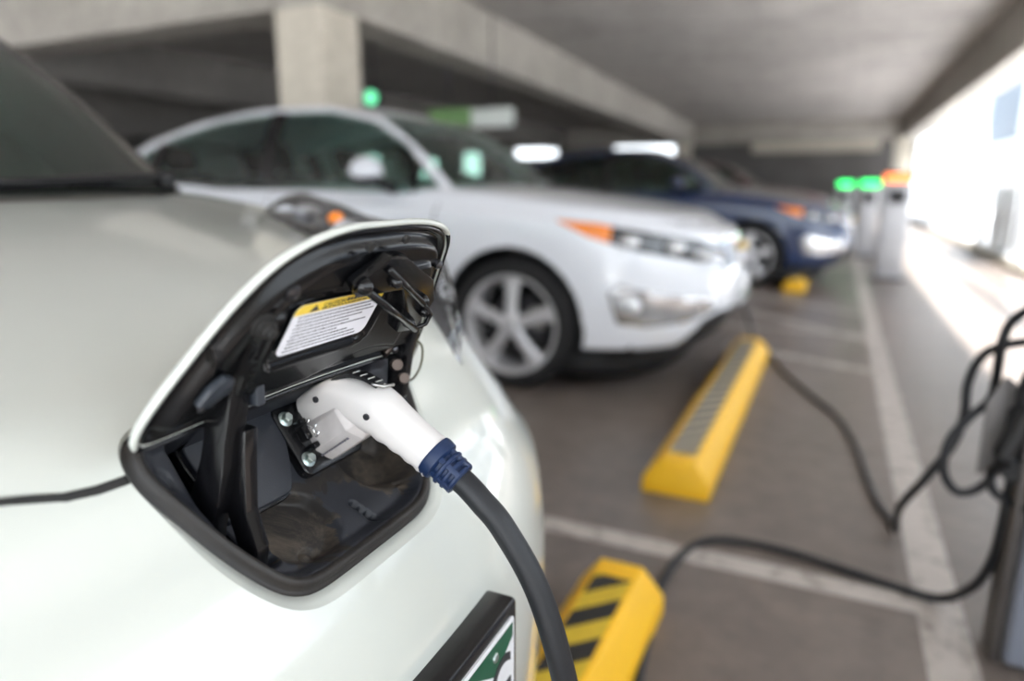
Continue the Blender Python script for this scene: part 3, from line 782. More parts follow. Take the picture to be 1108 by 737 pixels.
# ---- charging stations
def station(o, label, band, w=.34, d=.30, hgt=1.25, near=False):
    t = thing('charging_station', label, 'charging station', o)
    bm = bmesh.new(); box(bm, (0, 0, .02), (w, d, hgt - .12), .025, 3); obj('cabinet', bm, stationm, t, angle=40)
    bm = bmesh.new(); box(bm, (-.02, -.02, 0), (w + .02, d + .02, .03), .006); obj('base_plate', bm, stationd, t, angle=40)
    bm = bmesh.new(); box(bm, (.01, .01, hgt - .12), (w - .01, d - .01, hgt - .02), .015); cp = obj('light_band', bm, band, t, angle=40)
    bm = bmesh.new(); box(bm, (-.005, -.005, hgt - .03), (w + .005, d + .005, hgt), .012); obj('cap', bm, stationd, t, angle=40)
    bm = bmesh.new(); box(bm, (.06, -.008, hgt - .36), (w - .06, .01, hgt - .20), .004); obj('display', bm, gloss_black, t, angle=40)
    return t
station((.47, 9.15, 0), 'slim grey charging station with an orange light band beyond the blue car', orangel, .30, .26)
g3 = emitmat('charger_green', (.03, 1, .2), 4)
station((.30, 12.0, 0), 'dark charging station with green lights behind the orange lit one', g3, .28, .3, 1.20)
station((-.02, 13.6, 0), 'left charging station with green lights at the head of the far bays', g3, .26, .3, 1.20)
# near station: cabinet edge and holster in frame, most of it to the right
ns = (.44, 1.70, 0)
t = thing('charging_station', 'grey charging station at the right edge with coiled black cable', 'charging station', ns)
bm = bmesh.new(); box(bm, (0, 0, .015), (.34, .14, 1.12), .015, 3); obj('cabinet', bm, pbr('station_slate', (.20, .22, .27), .4, .1), t, angle=40)
bm = bmesh.new(); box(bm, (-.022, .03, .0), (.001, .125, .62), .004); obj('side_panel', bm, stationd, t, angle=40)
bm = bmesh.new(); box(bm, (.01, .01, 1.12), (.33, .13, 1.25), .01); obj('light_band', bm, stationd, t, angle=40)
bm = bmesh.new(); box(bm, (-.01, -.01, 1.25), (.35, .15, 1.28), .01); obj('cap', bm, stationd, t, angle=40)
bm = bmesh.new(); prism(bm, [(-.036, -.115), (.018, -.10), (.022, .10), (-.006, .125), (-.036, .06)], frame((-.055, .10, .545), (1, .1, 0), (0, 0, 1)), -.004, .004, .002); ho = obj('holster_plate', bm, platepl, t, angle=40)
bm = bmesh.new(); box(bm, (-.05, .06, .44), (.0, .13, .60), .012); cyl(bm, (-.02, .04, .62), (-.3, 0, -1), .022, .13, 16, .004); cyl(bm, (-.03, .04, .47), (0, 1, 0), .03, .06, 20, .004); obj('holster', bm, black, t, angle=40)

# ================================================================== parked cars
volt = build_hatch(white, (-1.53, 4.19, 0), 'white hatchback parked across the middle, plugged in behind the foreground car')
volt.scale = (1.065,) * 3
bl = dup(volt, (-.83, 8.75, 0), 'dark blue hatchback with silver wheels parked beyond the white one', blue, white); bl.scale = (1.02,) * 3
dup(volt, (-1.25, 11.9, 0), 'silver hatchback whose bonnet shows behind the blue one', silver, white)
dup(volt, (-1.1, 15.2, 0), 'maroon hatchback at the far end of the row of cars', maroon, white)
dup(volt, (-11.5, 9.2, 0), 'dark hatchback far back at left below the concrete beams', graphite, white)
# cable lying on the floor to the white car
def cordthing(name, label, pts, r, mat, at_, m=10, group=None):
    bm = bmesh.new(); tube(bm, catmull(pts, m), r, 12); o = obj(name, bm, mat, None, at=at_); return tag(o, label, 'cable', group)
c2 = [(-.62, 5.1, .45), (-.5, 5.05, .16), (-.42, 4.85, .02), (-.325, 4.68, .0115), (-.19, 4.2, .0115), (-.019, 3.746, .0115), (.091, 3.473, .0115), (.163, 3.108, .0115), (.196, 2.75, .0115), (.224, 2.52, .0115), (.258, 2.38, .014),
      (.25, 2.2, .07), (.225, 1.95, .25), (.258, 1.86, .37), (.304, 1.85, .473), (.319, 1.85, .55), (.317, 1.85, .63), (.335, 1.84, .70), (.375, 1.82, .735), (.43, 1.78, .752), (.49, 1.67, .745), (.52, 1.72, .70)]
cordthing('charging_cable', 'thin black cable from the far wheel stop up to the station coil', c2, .0105, cordm, (.2, 2.4, 0))
lp = [(.46, 1.73, .74), (.41, 1.735, .705), (.40, 1.75, .645), (.405, 1.76, .56), (.392, 1.79, .465), (.362, 1.80, .396), (.319, 1.80, .378), (.287, 1.80, .423), (.290, 1.81, .494), (.324, 1.82, .555), (.36, 1.83, .60), (.36, 1.80, .66), (.352, 1.76, .737), (.358, 1.75, .791), (.385, 1.73, .83), (.43, 1.69, .85), (.51, 1.66, .80), (.54, 1.72, .72)]
cordthing('cable_coil', 'looped black cable hanging in coils beside the grey station', lp, .0105, cordm, (.36, 1.8, .38))
lp2 = [(.40, 1.72, .50), (.375, 1.77, .45), (.38, 1.775, .41), (.405, 1.77, .388), (.44, 1.73, .392), (.45, 1.69, .45)]
cordthing('cable_loop', 'small black cable loop at the holster of the grey station', lp2, .0105, cordm, (.4, 1.75, .4))

# ================================================================== foreground car
BL = V((-1.24, .425, 0))
leaf = thing('electric_car', 'pearl white car in the foreground with its nose charging lid open', 'car', BL)
sx = lambda *p: spl(list(p))
h_ = spl([(.86, .905), (.84, .915), (.74, .950), (.59, .985), (.44, 1.013), (.24, 1.045), (.04, 1.075), (-.16, 1.10), (-.6, 1.10), (-3, 1.1)])
hz = lambda x, y: h_(x) - (.035 + .075 * max(0, min(1, (x - .05) / .5))) * (abs(y) / .75) ** 3
A_ = .95
lo = [Ring(.86, .83, .85, .20, -3.05, .5), Ring(.93, .86, .93, .26, -3.1, .5), Ring(.955, .878, A_, .36, -3.12, .5), Ring(.966, .885, A_, .48, -3.14, .5), Ring(.968, .887, A_, sx((1, .59), (-3, .62)), -3.14, .5),
      Ring(.955, .887, A_, sx((1, .69), (-3, .74)), -3.12, .5), Ring(.918, .882, A_, sx((.95, .783), (.885, .777), (.80, .750), (.70, .735), (.5, .745), (.1, .80), (-.1, .83), (-3, .86)), -3.1, .5),
      Ring(.870, .872, A_, sx((.9, .852), (.84, .845), (.75, .815), (.64, .795), (.50, .82), (.3, .88), (.1, .92), (-.1, .94), (-3, .97)), -3.08, .5),
      Ring(.822, .835, A_, sx((.85, .921), (.78, .912), (.68, .885), (.58, .872), (.44, .905), (.25, .97), (.1, 1.01), (-.16, 1.035), (-3, 1.05)), -3.05, .5),
      Ring(.76, .775, .90, 0, -3.0, .5, h=hz), Ring(.62, .66, .85, 0, -2.9, .5, h=hz), Ring(.46, .50, .75, 0, -2.8, .5, h=hz), Ring(.29, .32, .6, 0, -2.7, .5, h=hz), Ring(.12, .15, .5, 0, -2.6, .4, h=hz), Ring(0, 0, .4, 0, -2.5, .3, h=hz)]
bm = ringsurf(lo, 64, 90, 14, 8)
PO = V((.875, 0, .845)); PL = math.hypot(.08, .115)
PU = V((0, 1, 0)); PV = V((-.08 / PL, 0, .115 / PL)); PN = PU.cross(PV)
PM = frame(PO, PU, PV, PN)
halfL = [(0, -.0755), (.035, -.0755), (.063, -.0745), (.082, -.070), (.098, -.059), (.112, -.040), (.127, -.012), (.139, .016), (.150, .044), (.154, .062), (.152, .078), (.142, .089), (.120, .094), (.07, .095), (0, .096)]
half = [(0, -.0755), (.04, -.0755), (.07, -.0745), (.090, -.070), (.107, -.059), (.122, -.040), (.138, -.012), (.151, .016), (.160, .044), (.163, .064), (.160, .080), (.148, .090), (.128, .094), (.08, .095), (0, .096)]
outl = [(p.x + .004, p.y) for p in catmull([(a, b, 0) for a, b in half + mirrorx(halfL)[1:-1]], 5, True)]
def resample(pl, n):
    P = [V((p[0], p[1])) for p in pl]; L = [0]
    for i in range(len(P)): L.append(L[-1] + (P[(i + 1) % len(P)] - P[i]).length)
    out = []; k = 0
    for i in range(n):
        s = L[-1] * i / n
        while L[k + 1] < s: k += 1
        t = (s - L[k]) / max(1e-9, L[k + 1] - L[k]); q = P[k].lerp(P[(k + 1) % len(P)], t); out.append((q.x, q.y))
    return out
def normals2(pl):
    n = len(pl); out = []
    for i in range(n):
        a = V(pl[i - 1]); b = V(pl[(i + 1) % n]); d = (b - a).normalized(); out.append((d.y, -d.x))   # outward for ccw
    return out
outl = resample(outl, 140); onr = normals2(outl)
def lipw(v): t = min(1, max(0, (.05 - v) / .09)); return .003 + .0085 * t * t * (3 - 2 * t)
outer = [(p[0] + n[0] * lipw(p[1]), p[1] + n[1] * lipw(p[1])) for p, n in zip(outl, onr)]
from mathutils.bvhtree import BVHTree
bvh = BVHTree.FromBMesh(bm)
def onbody(u, v):
    o = PO + PU * u + PV * v + PN * .2; h = bvh.ray_cast(o, -PN); return h[0]
outer3 = [onbody(*p) for p in outer]
nearport = lambda f: (f.calc_center_median() - PO).length < .30 and f.normal.dot(PN) > .2
cut = cutpoly(bm, resample(outer, 56) if False else outer, PU, PV, nearport, PO)
bmesh.ops.delete(bm, geom=cut, context='FACES')
# hood shut line
hl_half = [(.146, .836), (.156, .835), (.172, .833), (.190, .829), (.206, .823), (.225, .816), (.26, .795), (.30, .765), (.38, .68), (.48, .58), (.56, .48), (.62, .36), (.665, .22), (.695, .05), (.70, -.16)]
topf = lambda f: f.normal.z > .25 and f.calc_center_median().x > -.4
for s in (1, -1):
    pts = [(x, s * y) for y, x in [(a, b) for a, b in hl_half]]
    st = stripcut(bm, pts, .0038, X, Y, topf)
    obj('panel_gap', take(bm, st, -.002), rubber, leaf)
# headlights
HLp = [(.826, .312), (.775, .320), (.62, .42), (.46, .53), (.30, .62), (.13, .70), (.12, .745), (.20, .80), (.32, .80), (.45, .74), (.58, .63), (.69, .50), (.79, .355)]
HLp = [(p.x, p.y) for p in catmull([(a, b, 0) for a, b in HLp], 3, True)]
lmp = []
for s in (1, -1):
    fs = cutpoly(bm, [(a, s * b) for a, b in HLp], X, Y, lambda f: f.normal.z > -.3 and f.calc_center_median().z > .6)
    lmp.append((s, take(bm, fs, 0)))
# wheel arches, cowl cut, side lines
for cx in (0, -2.70):
    circ = [(cx + .37 * math.cos(2 * PI * k / 28), .33 + .37 * math.sin(2 * PI * k / 28)) for k in range(28)]
    fs = cutpoly(bm, circ, X, Z, lambda f: abs(f.calc_center_median().y) > .45 and f.calc_center_median().z < .85)
    bmesh.ops.delete(bm, geom=fs, context='FACES')
rear_edge = [(.165, 0), (.16, .15), (.135, .30), (.085, .45), (.01, .58), (-.05, .66), (-.065, .71)]
re2 = [(a, -b) for a, b in rear_edge[::-1][:-1]] + rear_edge
cw = cutpoly(bm, re2 + [(-.6, .74), (-.6, -.74)], X, Y, lambda f: f.normal.z > .5 and f.calc_center_median().z > .98)
cowl = take(bm, cw, -.004)
hoodpoly = [(x, y) for y, x in hl_half]; hoodpoly = hoodpoly + [(x, -y) for x, y in hoodpoly[::-1]]
fs = cutpoly(bm, hoodpoly + [], X, Y, topf)
hb = take(bm, fs)
low = lambda f: f.calc_center_median().z < .36
ds = lambda f: abs(f.calc_center_median().y) > .6
for yy in (-1,):
    d1 = stripcut(bm, [(-.62, 1.0), (-.66, .6), (-.60, .3)], .006, X, Z, ds); obj('panel_gap', take(bm, d1, -.002), rubber, leaf)
    d1 = stripcut(bm, [(-1.60, 1.0), (-1.60, .6), (-1.58, .3)], .006, X, Z, ds); obj('panel_gap', take(bm, d1, -.002), rubber, leaf)
obj('bonnet', thick(hb, .012), pearl, leaf, angle=60)
obj('cowl', thick(cowl, .01), cowlm, leaf, angle=60)
# port lip (body coloured)
b2 = bmesh.new(); rows = []
for p, o3, n in zip(outl, outer3, onr):
    inner = PO + PU * p[0] + PV * p[1] + PN * -.009
    mid = o3.lerp(inner, .35) + PN * -.0005
    deep = PO + PU * (p[0] - n[0] * .002) + PV * (p[1] - n[1] * .002) + PN * -.020
    rows.append([b2.verts.new(q) for q in (o3, mid, inner, deep)])
for i in range(len(rows)):
    A = rows[i]; B = rows[(i + 1) % len(rows)]
    for k in range(3): b2.faces.new((A[k], A[k + 1], B[k + 1], B[k]))
bmesh.ops.recalc_face_normals(b2, faces=b2.faces)
obj('port_lip', b2, pearl, leaf)
body = obj('body', thick(bm, .003), pearl, leaf, angle=60)
# lamps
for s, b in lmp:
    base = b.copy(); base.normal_update()
    bq = [v.co.copy() for e in base.edges if e.is_boundary for v in e.verts]
    for v in base.verts: v.co.z += .030 * min(1, min((v.co - q).length for q in bq) / .06)
    thick(base, .02)
    h = obj('headlight', base, lampm, leaf); h['label'] = 'long clear headlight cluster'
    d = b.copy(); d.normal_update()
    # clear domed cover
    be = set(v for e in d.edges if e.is_boundary for v in e.verts); bp = [v.co.copy() for v in be]
    for v in d.verts:
        if v in be: continue
        dist = min((v.co - q).length for q in bp); v.co += (v.normal + V((0, 0, .5))) * .048 * min(1, dist / .055) ** .7
    for v in be: v.co += v.normal * .001
    obj('lamp_cover', d, lens_g, h)
    b.free()
    bm = bmesh.new(); ell(bm, (.350, s * .665, 1.018), (.018, .016, .015)); obj('turn_bulb', bm, amber, h)
    for c_, r_ in (((.38, s * .665, .99), (.040, .035, .030)), ((.50, s * .60, .95), (.04, .03, .024)), ((.22, s * .73, 1.03), (.03, .03, .014))): bm = bmesh.new(); ell(bm, c_, r_); obj('reflector_bowl', bm, clearl, h)
    bm = bmesh.new(); tube(bm, catmull([V((.79, s * .335, .885)), V((.66, s * .44, .915)), V((.52, s * .56, .935)), V((.38, s * .66, .965))], 5), .006, 8); obj('blue_bezel', bm, greypl, h)
# glasshouse
rf = spl([(-3.1, 1.10), (-2.9, 1.32), (-2.5, 1.46), (-2.0, 1.53), (-1.5, 1.55), (-1.1, 1.54), (-.8, 1.50), (-.5, 1.40)])
def gring(z0, xn, w, a, zr, xr=-3.0):
    def zf(x):
        t = min(1, max(0, (xn - x) / (a * 1.3))); t = t * t * (3 - 2 * t); return z0 * (1 - t) + zr * t
    return Ring(xn, w, a, zf, xr, .5, 2.7)
rc = lambda x, y: rf(x) - .04 * (abs(y) / .58) ** 3
g = [gring(1.085, .08, .755, .42, 1.03, -3.05), gring(1.15, .0, .735, .42, 1.10, -3.02), gring(1.28, -.16, .695, .40, 1.25, -2.98), gring(1.41, -.36, .65, .36, 1.39, -2.9), gring(1.48, -.52, .61, .33, 1.46, -2.8),
     Ring(-.80, .56, .3, 0, -2.75, .5, h=rc), Ring(-1.0, .40, .3, 0, -2.6, .5, h=rc), Ring(-1.3, .2, .2, 0, -2.4, .4, h=rc), Ring(-1.6, 0, .2, 0, -2.2, .4, h=rc)]
bm = ringsurf(g, 44, 56, 14, 7)
ws = cutpoly(bm, [(-.735, 1.0), (.735, 1.0), (.69, 1.14), (.645, 1.28), (.60, 1.39), (.55, 1.455), (-.55, 1.455), (-.60, 1.39), (-.645, 1.28), (-.69, 1.14)], Y, Z, lambda f: f.normal.x > .12 and f.calc_center_median().x > -1.0)
frit = take(bm, ws)
wg = cutpoly(frit, [(-.62, 1.085), (.62, 1.085), (.59, 1.17), (.55, 1.28), (.51, 1.37), (.46, 1.42), (-.46, 1.42), (-.51, 1.37), (-.55, 1.28), (-.59, 1.17)], Y, Z, lambda f: True)
wgb = take(frit, wg)
sw = cutpoly(bm, [(-.50, 1.06), (-.95, 1.40), (-2.2, 1.40), (-2.7, 1.25), (-2.6, 1.09), (-1.6, 1.06)], X, Z, lambda f: abs(f.normal.y) > .4)
swb = take(bm, sw)
obj('roof', thick(bm, .02), pearl, leaf, angle=60)
obj('windshield_seal', thick(frit, .008), gloss_black, leaf); obj('windshield', wgb, glassmat('dark_windshield_glass', (.20, .27, .25)), leaf); obj('side_window', swb, sglass, leaf)
bm = bmesh.new(); box(bm, (-.75, -.66, .7), (-.10, .66, 1.02), .10, 4); box(bm, (-.75, .1, .9), (-.3, .6, 1.08), .06, 3); obj('dashboard', bm, dashm, leaf, angle=60)
for yy in (-.36, .36): seat(leaf, -1.35, yy); seat(leaf, -2.2, yy)
bm = bmesh.new(); c = V((-.80, .36, 1.0)); M = axisframe(c, (-1, 0, .5)); tube(bm, [M @ V((.18 * math.cos(a), .18 * math.sin(a), 0)) for a in [2 * PI * k / 32 for k in range(32)]], .014, 8, closed=True); ell(bm, c, (.05, .06, .06))
obj('steering_wheel', bm, dashm, leaf)
bm = bmesh.new(); box(bm, (-.62, -.12, 1.36), (-.59, .12, 1.43), .012, 3); obj('rear_view_mirror', bm, gloss_black, leaf, angle=40)
for s, ph in ((1, 0), (-1, .05)):
    bm = bmesh.new()
    P = [V((-.02, s * .60 - .02, 1.10)), V((.04, s * .42, 1.095)), V((.09, s * .22, 1.085)), V((.11, -.0, 1.080))]
    tube(bm, catmull(P, 6), .008, 8); P2 = [p + V((-.012, .01, -.008)) for p in P[1:]]; tube(bm, catmull(P2, 6), .004, 6)
    w = obj('wiper', bm, black, leaf)
    bm = bmesh.new(); cyl(bm, (-.02, s * .60 - .02, 1.075), (.2, 0, 1), .018, .035, 16, .004); obj('wiper_pivot', bm, black, w)
for cx in (0, -2.70):
    for s in (-1, 1):
        bm = bmesh.new(); n = 24
        arc = [(.37 * math.cos(PI * 1.16 * k / n - .08 * PI), .37 * math.sin(PI * 1.16 * k / n - .08 * PI)) for k in range(n + 1)]
        r1 = [bm.verts.new((cx + a, s * .86, .33 + b)) for a, b in arc]; r2 = [bm.verts.new((cx + a * 1.02, s * .54, .33 + b * 1.02)) for a, b in arc]
        for k in range(n): bm.faces.new((r1[k], r1[k + 1], r2[k + 1], r2[k]))
        bm.faces.new(r2); obj('wheel_well', thick(bm, .006), black, leaf)
        make_wheel(leaf, cx, s * .77, s, .315)
for s in (-1, 1):
    bm = bmesh.new(); ell(bm, (-.62, s * .96, 1.06), (.07, .11, .075)); tube(bm, [V((-.62, s * .9, 1.03)), V((-.6, s * .8, 1.02))], .03, 10); obj('side_mirror', bm, pearl, leaf)
bm = bmesh.new(); box(bm, (-3.0, -.76, .18), (.55, .76, .25)); obj('underbody', bm, black, leaf)
# plate on the bumper
PX = .968
bm = bmesh.new(); box(bm, (PX - .02, -.183, .502), (PX + .016, .147, .672), .006, 3)
pf = obj('plate_frame', bm, gloss_black, leaf, angle=35); pf.location = (.002, -.014, .008)
bm = bmesh.new(); box(bm, (PX + .014, -.170, .512), (PX + .0185, .134, .659), .004, 2); lp_ = obj('license_plate', bm, platew, pf, angle=35)
bm = bmesh.new()
top = [(-.147, .654), (.147, .654), (.147, .622)]
mt = [.618, .610, .622, .606, .618, .630, .616, .604, .612, .626, .614, .632, .620, .608, .618, .628]
pts = [(-.147, .654)] + [(-.147 + .294 * k / 15, mt[k] + .012) for k in range(16)] + [(.147, .654)]
prism(bm, pts, frame((PX + .0185, -.018, 0), Y, Z, X), 0, .0006)
obj('plate_mountains', bm, plateg, pf, smooth=False)
b1 = textmesh('CG', .094, frame((PX + .0190, .028, .566), Y, Z, X) @ Matrix.Diagonal((.74, 1, 1, 1)), .0006); obj('plate_characters', b1, ink, pf, smooth=False)
for s in (-1, 1):
    bm = bmesh.new(); cyl(bm, (PX + .018, s * .108 - .018, .641), (1, 0, 0), .005, .003, 12, .001); obj('plate_screw', bm, zinc, pf)

# ---- charge port pocket
OA = np.array(outl)
def sdist(Pn):
    a = OA; b = np.roll(OA, -1, axis=0); d = b - a; L2 = (d ** 2).sum(1)
    out = np.full(len(Pn), 1e9); ins = np.zeros(len(Pn), bool)
    for i in range(len(a)):
        t = np.clip(((Pn - a[i]) @ d[i]) / L2[i], 0, 1); q = a[i] + t[:, None] * d[i]; out = np.minimum(out, np.hypot(*(Pn - q).T))
        c = ((a[i, 1] > Pn[:, 1]) != (b[i, 1] > Pn[:, 1])); 
        xx = (b[i, 0] - a[i, 0]) * (Pn[:, 1] - a[i, 1]) / ((b[i, 1] - a[i, 1]) or 1e-12) + a[i, 0]
        ins ^= (c & (Pn[:, 0] < xx))
    return np.where(ins, out, -out)
ss = lambda t: np.clip(t, 0, 1) ** 2 * (3 - 2 * np.clip(t, 0, 1))
def pocketD(U_, V_, d):
    base = .022 + .028 * ss((V_ + .058) / .075)
    base += .013 * ss((.038 - np.hypot((U_ + .030) * .95, V_ + .024) + .002 * np.sin(U_ * 160) * np.cos(V_ * 120)) / .009)
    base += .015 * ss((.038 - np.hypot((U_ - .092), V_ + .006)) / .014)
    # rounded panel edge raised over the dusty shelf
    # groove
    gx0, gy0, gx1, gy1 = .030, -.034, .036, -.060
    t = np.clip(((U_ - gx0) * (gx1 - gx0) + (V_ - gy0) * (gy1 - gy0)) / ((gx1 - gx0) ** 2 + (gy1 - gy0) ** 2), 0, 1)
    base += .014 * ss((.0042 - np.hypot(U_ - gx0 - t * (gx1 - gx0), V_ - gy0 - t * (gy1 - gy0))) / .0015)
    for (hx, hy, hr, hd) in ((-.072, -.034, .0075, .016), (-.036, -.050, .0085, .006), (.094, -.046, .0085, .006)):
        rr = np.hypot(U_ - hx, V_ - hy); base += hd * ss((hr - rr) / .0018)
        if hr > .008: base -= .004 * ss((hr * .62 - rr) / .0015)
    shelf = ss((-.110 - U_) / .006)          # left shelf
    sl = np.where(V_ > -.06, 1, 0)
    base = base * (1 - shelf) + .012 * shelf
    slot = ss((U_ + .1130) / .003) * ss((-.080 - U_) / .003) * ss((V_ + .030) / .006)
    base = base * (1 - slot) + .090 * slot
    shelr = ss((U_ - .122) / .006); base = base * (1 - shelr) + .016 * shelr
    rr = np.hypot(U_ + .136, V_ - .050); base += .005 * ss((.0145 - rr) / .002) - .004 * ss((.010 - rr) / .002) + .002 * ss((.006 - rr) / .001)
    wall = ss((d - .013) / .010)
    return .006 + (base - .006) * wall
st = .0016
us = np.arange(-.17, .171, st); vs = np.arange(-.082, .100, st)
UU, VV = np.meshgrid(us, vs, indexing='ij'); P2 = np.stack([UU.ravel(), VV.ravel()], 1)
dd = sdist(P2); DD = pocketD(P2[:, 0], P2[:, 1], dd)
bm = bmesh.new(); vid = {}
nu, nv = UU.shape
keep = dd > .006
def vert(i):
    if i not in vid: vid[i] = bm.verts.new(PO + PU * float(P2[i, 0]) + PV * float(P2[i, 1]) - PN * float(DD[i]))
    return vid[i]
rs = np.random.RandomState(3)
for i in range(nu - 1):
    for j in range(nv - 1):
        q = [i * nv + j, (i + 1) * nv + j, (i + 1) * nv + j + 1, i * nv + j + 1]
        if not all(keep[k] for k in q): continue
        f = bm.faces.new([vert(k) for k in q])
        u0, v0 = P2[q[0]]
        jt = .004 * math.sin(u0 * 310 + 2 * math.sin(v0 * 190)) + rs.uniform(-.0015, .0015)
        du = (math.hypot(u0 + .030, v0 + .024) < .037 + jt) or (math.hypot(u0 - .092, v0 + .006) < .042 + jt) or (-.050 < u0 < .12 and -.008 - .10 * max(0, .03 - u0) + jt < v0 < .008 + jt)
        if du and -.078 < u0: f.material_index = 1
        if DD[q[0]] > .058 and u0 < -.075: f.material_index = 2  # shade deep in the slot put in as black faces
pk = obj('charge_port', bm, [pocketm, dust_m, lidblack], leaf)
# rubber gasket round the opening
sec = [(-.001, -.012), (-.0005, -.0035), (.0025, -.0020), (.0042, -.0022), (.0055, .0022), (.0080, .0044), (.0110, .0040), (.0135, .0008), (.0150, -.005), (.0155, -.012)]
b2 = bmesh.new(); rows = []
for p, n in zip(outl, onr):
    rows.append([b2.verts.new(PO + PU * (p[0] - n[0] * e) + PV * (p[1] - n[1] * e) + PN * (w - .0065)) for e, w in sec])
for i in range(len(rows)):
    A = rows[i]; B = rows[(i + 1) % len(rows)]
    for k in range(len(sec) - 1): b2.faces.new((A[k], A[k + 1], B[k + 1], B[k]))
    b2.faces.new((A[-1], A[0], B[0], B[-1]))
bmesh.ops.recalc_face_normals(b2, faces=b2.faces)
obj('gasket', b2, gasketm, pk)
def pmat(w): return frame(PO + PN * w, PU, PV, PN)
def pp(u, v, w): return PO + PU * u + PV * v + PN * w
cap = [(p.x, p.y) for p in catmull([(-.078, .080, 0), (-.03, .080, 0), (.020, .080, 0), (.0155, .055, 0), (.006, .030, 0), (-.005, .010, 0), (-.014, .004, 0), (-.04, .004, 0), (-.070, .004, 0), (-.078, .010, 0), (-.078, .04, 0)], 4, True)]
bm = bmesh.new(); prism(bm, cap, pmat(0), -.054, -.0425, .0022, 3); obj('socket_cover', bm, pocketm, pk, angle=50)
grow = [(p[0] * 1.0 + n[0] * .0028, p[1] + n[1] * .0028) for p, n in zip(cap, [(-a, -b) if False else (a, b) for a, b in normals2(cap[::-1])[::-1]])]
bm = bmesh.new(); prism(bm, grow, pmat(0), -.056, -.0488, .0012, 2); obj('cover_seal', bm, gloss_black, pk, angle=50)
# inlet flange with bolts
IC = (.052, .043)
rr = lambda w, h, r, cx=0, cy=0, k=6: [(cx + sx_ * (w - r) + r * math.cos(a0 + PI / 2 * q / k), cy + sy_ * (h - r) + r * math.sin(a0 + PI / 2 * q / k)) for sx_, sy_, a0 in ((1, 1, 0), (-1, 1, PI / 2), (-1, -1, PI), (1, -1, 3 * PI / 2)) for q in range(k + 1)]
bm = bmesh.new(); prism(bm, rr(.041, .036, .009, *IC), pmat(0), -.052, -.040, .002, 3); fl_ = obj('inlet_flange', bm, gloss_black, pk, angle=50)
bm = bmesh.new(); cyl(bm, pp(*IC, -.045), PN, .0285, .008, 40, .003); obj('inlet_collar', bm, black, fl_, angle=50)
for u, v in ((-.031, .021), (-.031, -.021), (.031, .021), (.031, -.021)):
    c = pp(IC[0] + u, IC[1] + v, -.0405)
    bm = bmesh.new(); lathe(bm, [(0, 0), (.0072, 0), (.0072, .0012), (.0055, .0020), (0, .0020)], axisframe(c, PN), 24)
    lathe(bm, [(0, .0015), (.0048, .0015), (.0048, .006), (.0040, .0068), (0, .0068)], axisframe(c, PN), 6); obj('bolt', bm, zinc, fl_, angle=30)
bm = bmesh.new()
box(bm, (-.006, -.007, 0), (.002, .007, .010), .002); box(bm, (-.005, .009, 0), (.002, .013, .012), .001); box(bm, (-.005, -.017, .0), (.003, -.011, .012), .002)
bm.transform(frame(pp(.029, .044, -.040), PU, PV, PN)); obj('latch', bm, gloss_black, fl_, angle=40)
bm = bmesh.new()
for (du, dv, dw) in ((.028, .050, -.028), (.031, .043, -.026), (.030, .036, -.027)): cyl(bm, pp(du, dv, dw), (.4, .2, .8), .0012, .006, 8)
tube(bm, [pp(.026, .049, -.027), pp(.029, .044, -.024), pp(.028, .036, -.025)], .0009, 6); obj('spring_clip', bm, chrome, fl_)
# top edge trim of the pocket + wire
bm = bmesh.new(); prism(bm, rr(.145, .007, .004, 0, .086), pmat(0), -.058, -.010, .002); obj('upper_trim', bm, black, pk, angle=50)
# ---- charge port lid
LA = V((.85, -.005, .91)); LV = V((.56, 0, .828)).normalized(); LU = V((0, 1, 0)); LN = LU.cross(LV)
def lbow(u, v): return .16 * u * u + .15 * (v - .09) ** 2
def lp3(u, v, w): return LA + LU * u + LV * v + LN * (w + lbow(u, v))
hR = [(0, .1755), (.04, .1755), (.074, .1715), (.097, .163), (.112, .147), (.123, .122), (.137, .087), (.150, .056), (.158, .034), (.158, .022), (.150, .013), (.128, .011), (.08, .012), (0, .013)]
hl2 = [(0, .1755), (.035, .175), (.066, .169), (.092, .157), (.110, .140), (.126, .115), (.140, .085), (.152, .057), (.1585, .036), (.158, .022), (.150, .013), (.128, .011), (.08, .012), (0, .013)]
lo_out = [(p.x - .006, p.y) for p in catmull([(a, b, 0) for a, b in hR + mirrorx(hl2)[1:-1]], 5, True)]
lo_out = resample(lo_out, 150); ln = normals2(lo_out)
sgn = 1 if sum((p[0] + .006) * n[0] + (p[1] - .09) * n[1] for p, n in zip(lo_out, ln)) > 0 else -1
ln = [(a * sgn, b * sgn) for a, b in ln]
s2 = 1 if sum(p[0] * n[0] + p[1] * n[1] for p, n in zip(outl, onr)) > 0 else -1
print('OUTLINE SIGN', s2, sgn)
prof = [(-.030, -.0095), (-.008, -.0085), (-.003, -.0065), (0, -.003), (0, -.0005), (-.0012, .0008), (-.0035, .0006), (-.0045, -.0015), (-.006, -.004)]
b2 = bmesh.new(); rows = []
for p, n in zip(lo_out, ln):
    k = max(0, min(1, .5 + 1.3 * (n[0] * -.75 + n[1] * .65))); k = .28 + .72 * k
    rows.append([b2.verts.new(lp3(p[0] + n[0] * e * k, p[1] + n[1] * e * k, w * (k if w > -.009 else 1))) for e, w in prof])
for i in range(len(rows)):
    A = rows[i]; B = rows[(i + 1) % len(rows)]
    for k in range(len(prof) - 1):
        f = b2.faces.new((A[k], A[k + 1], B[k + 1], B[k]))
        if (ln[i][1] < -.6 and k > 0) or (ln[i][0] > .6 and k > 3): f.material_index = 1
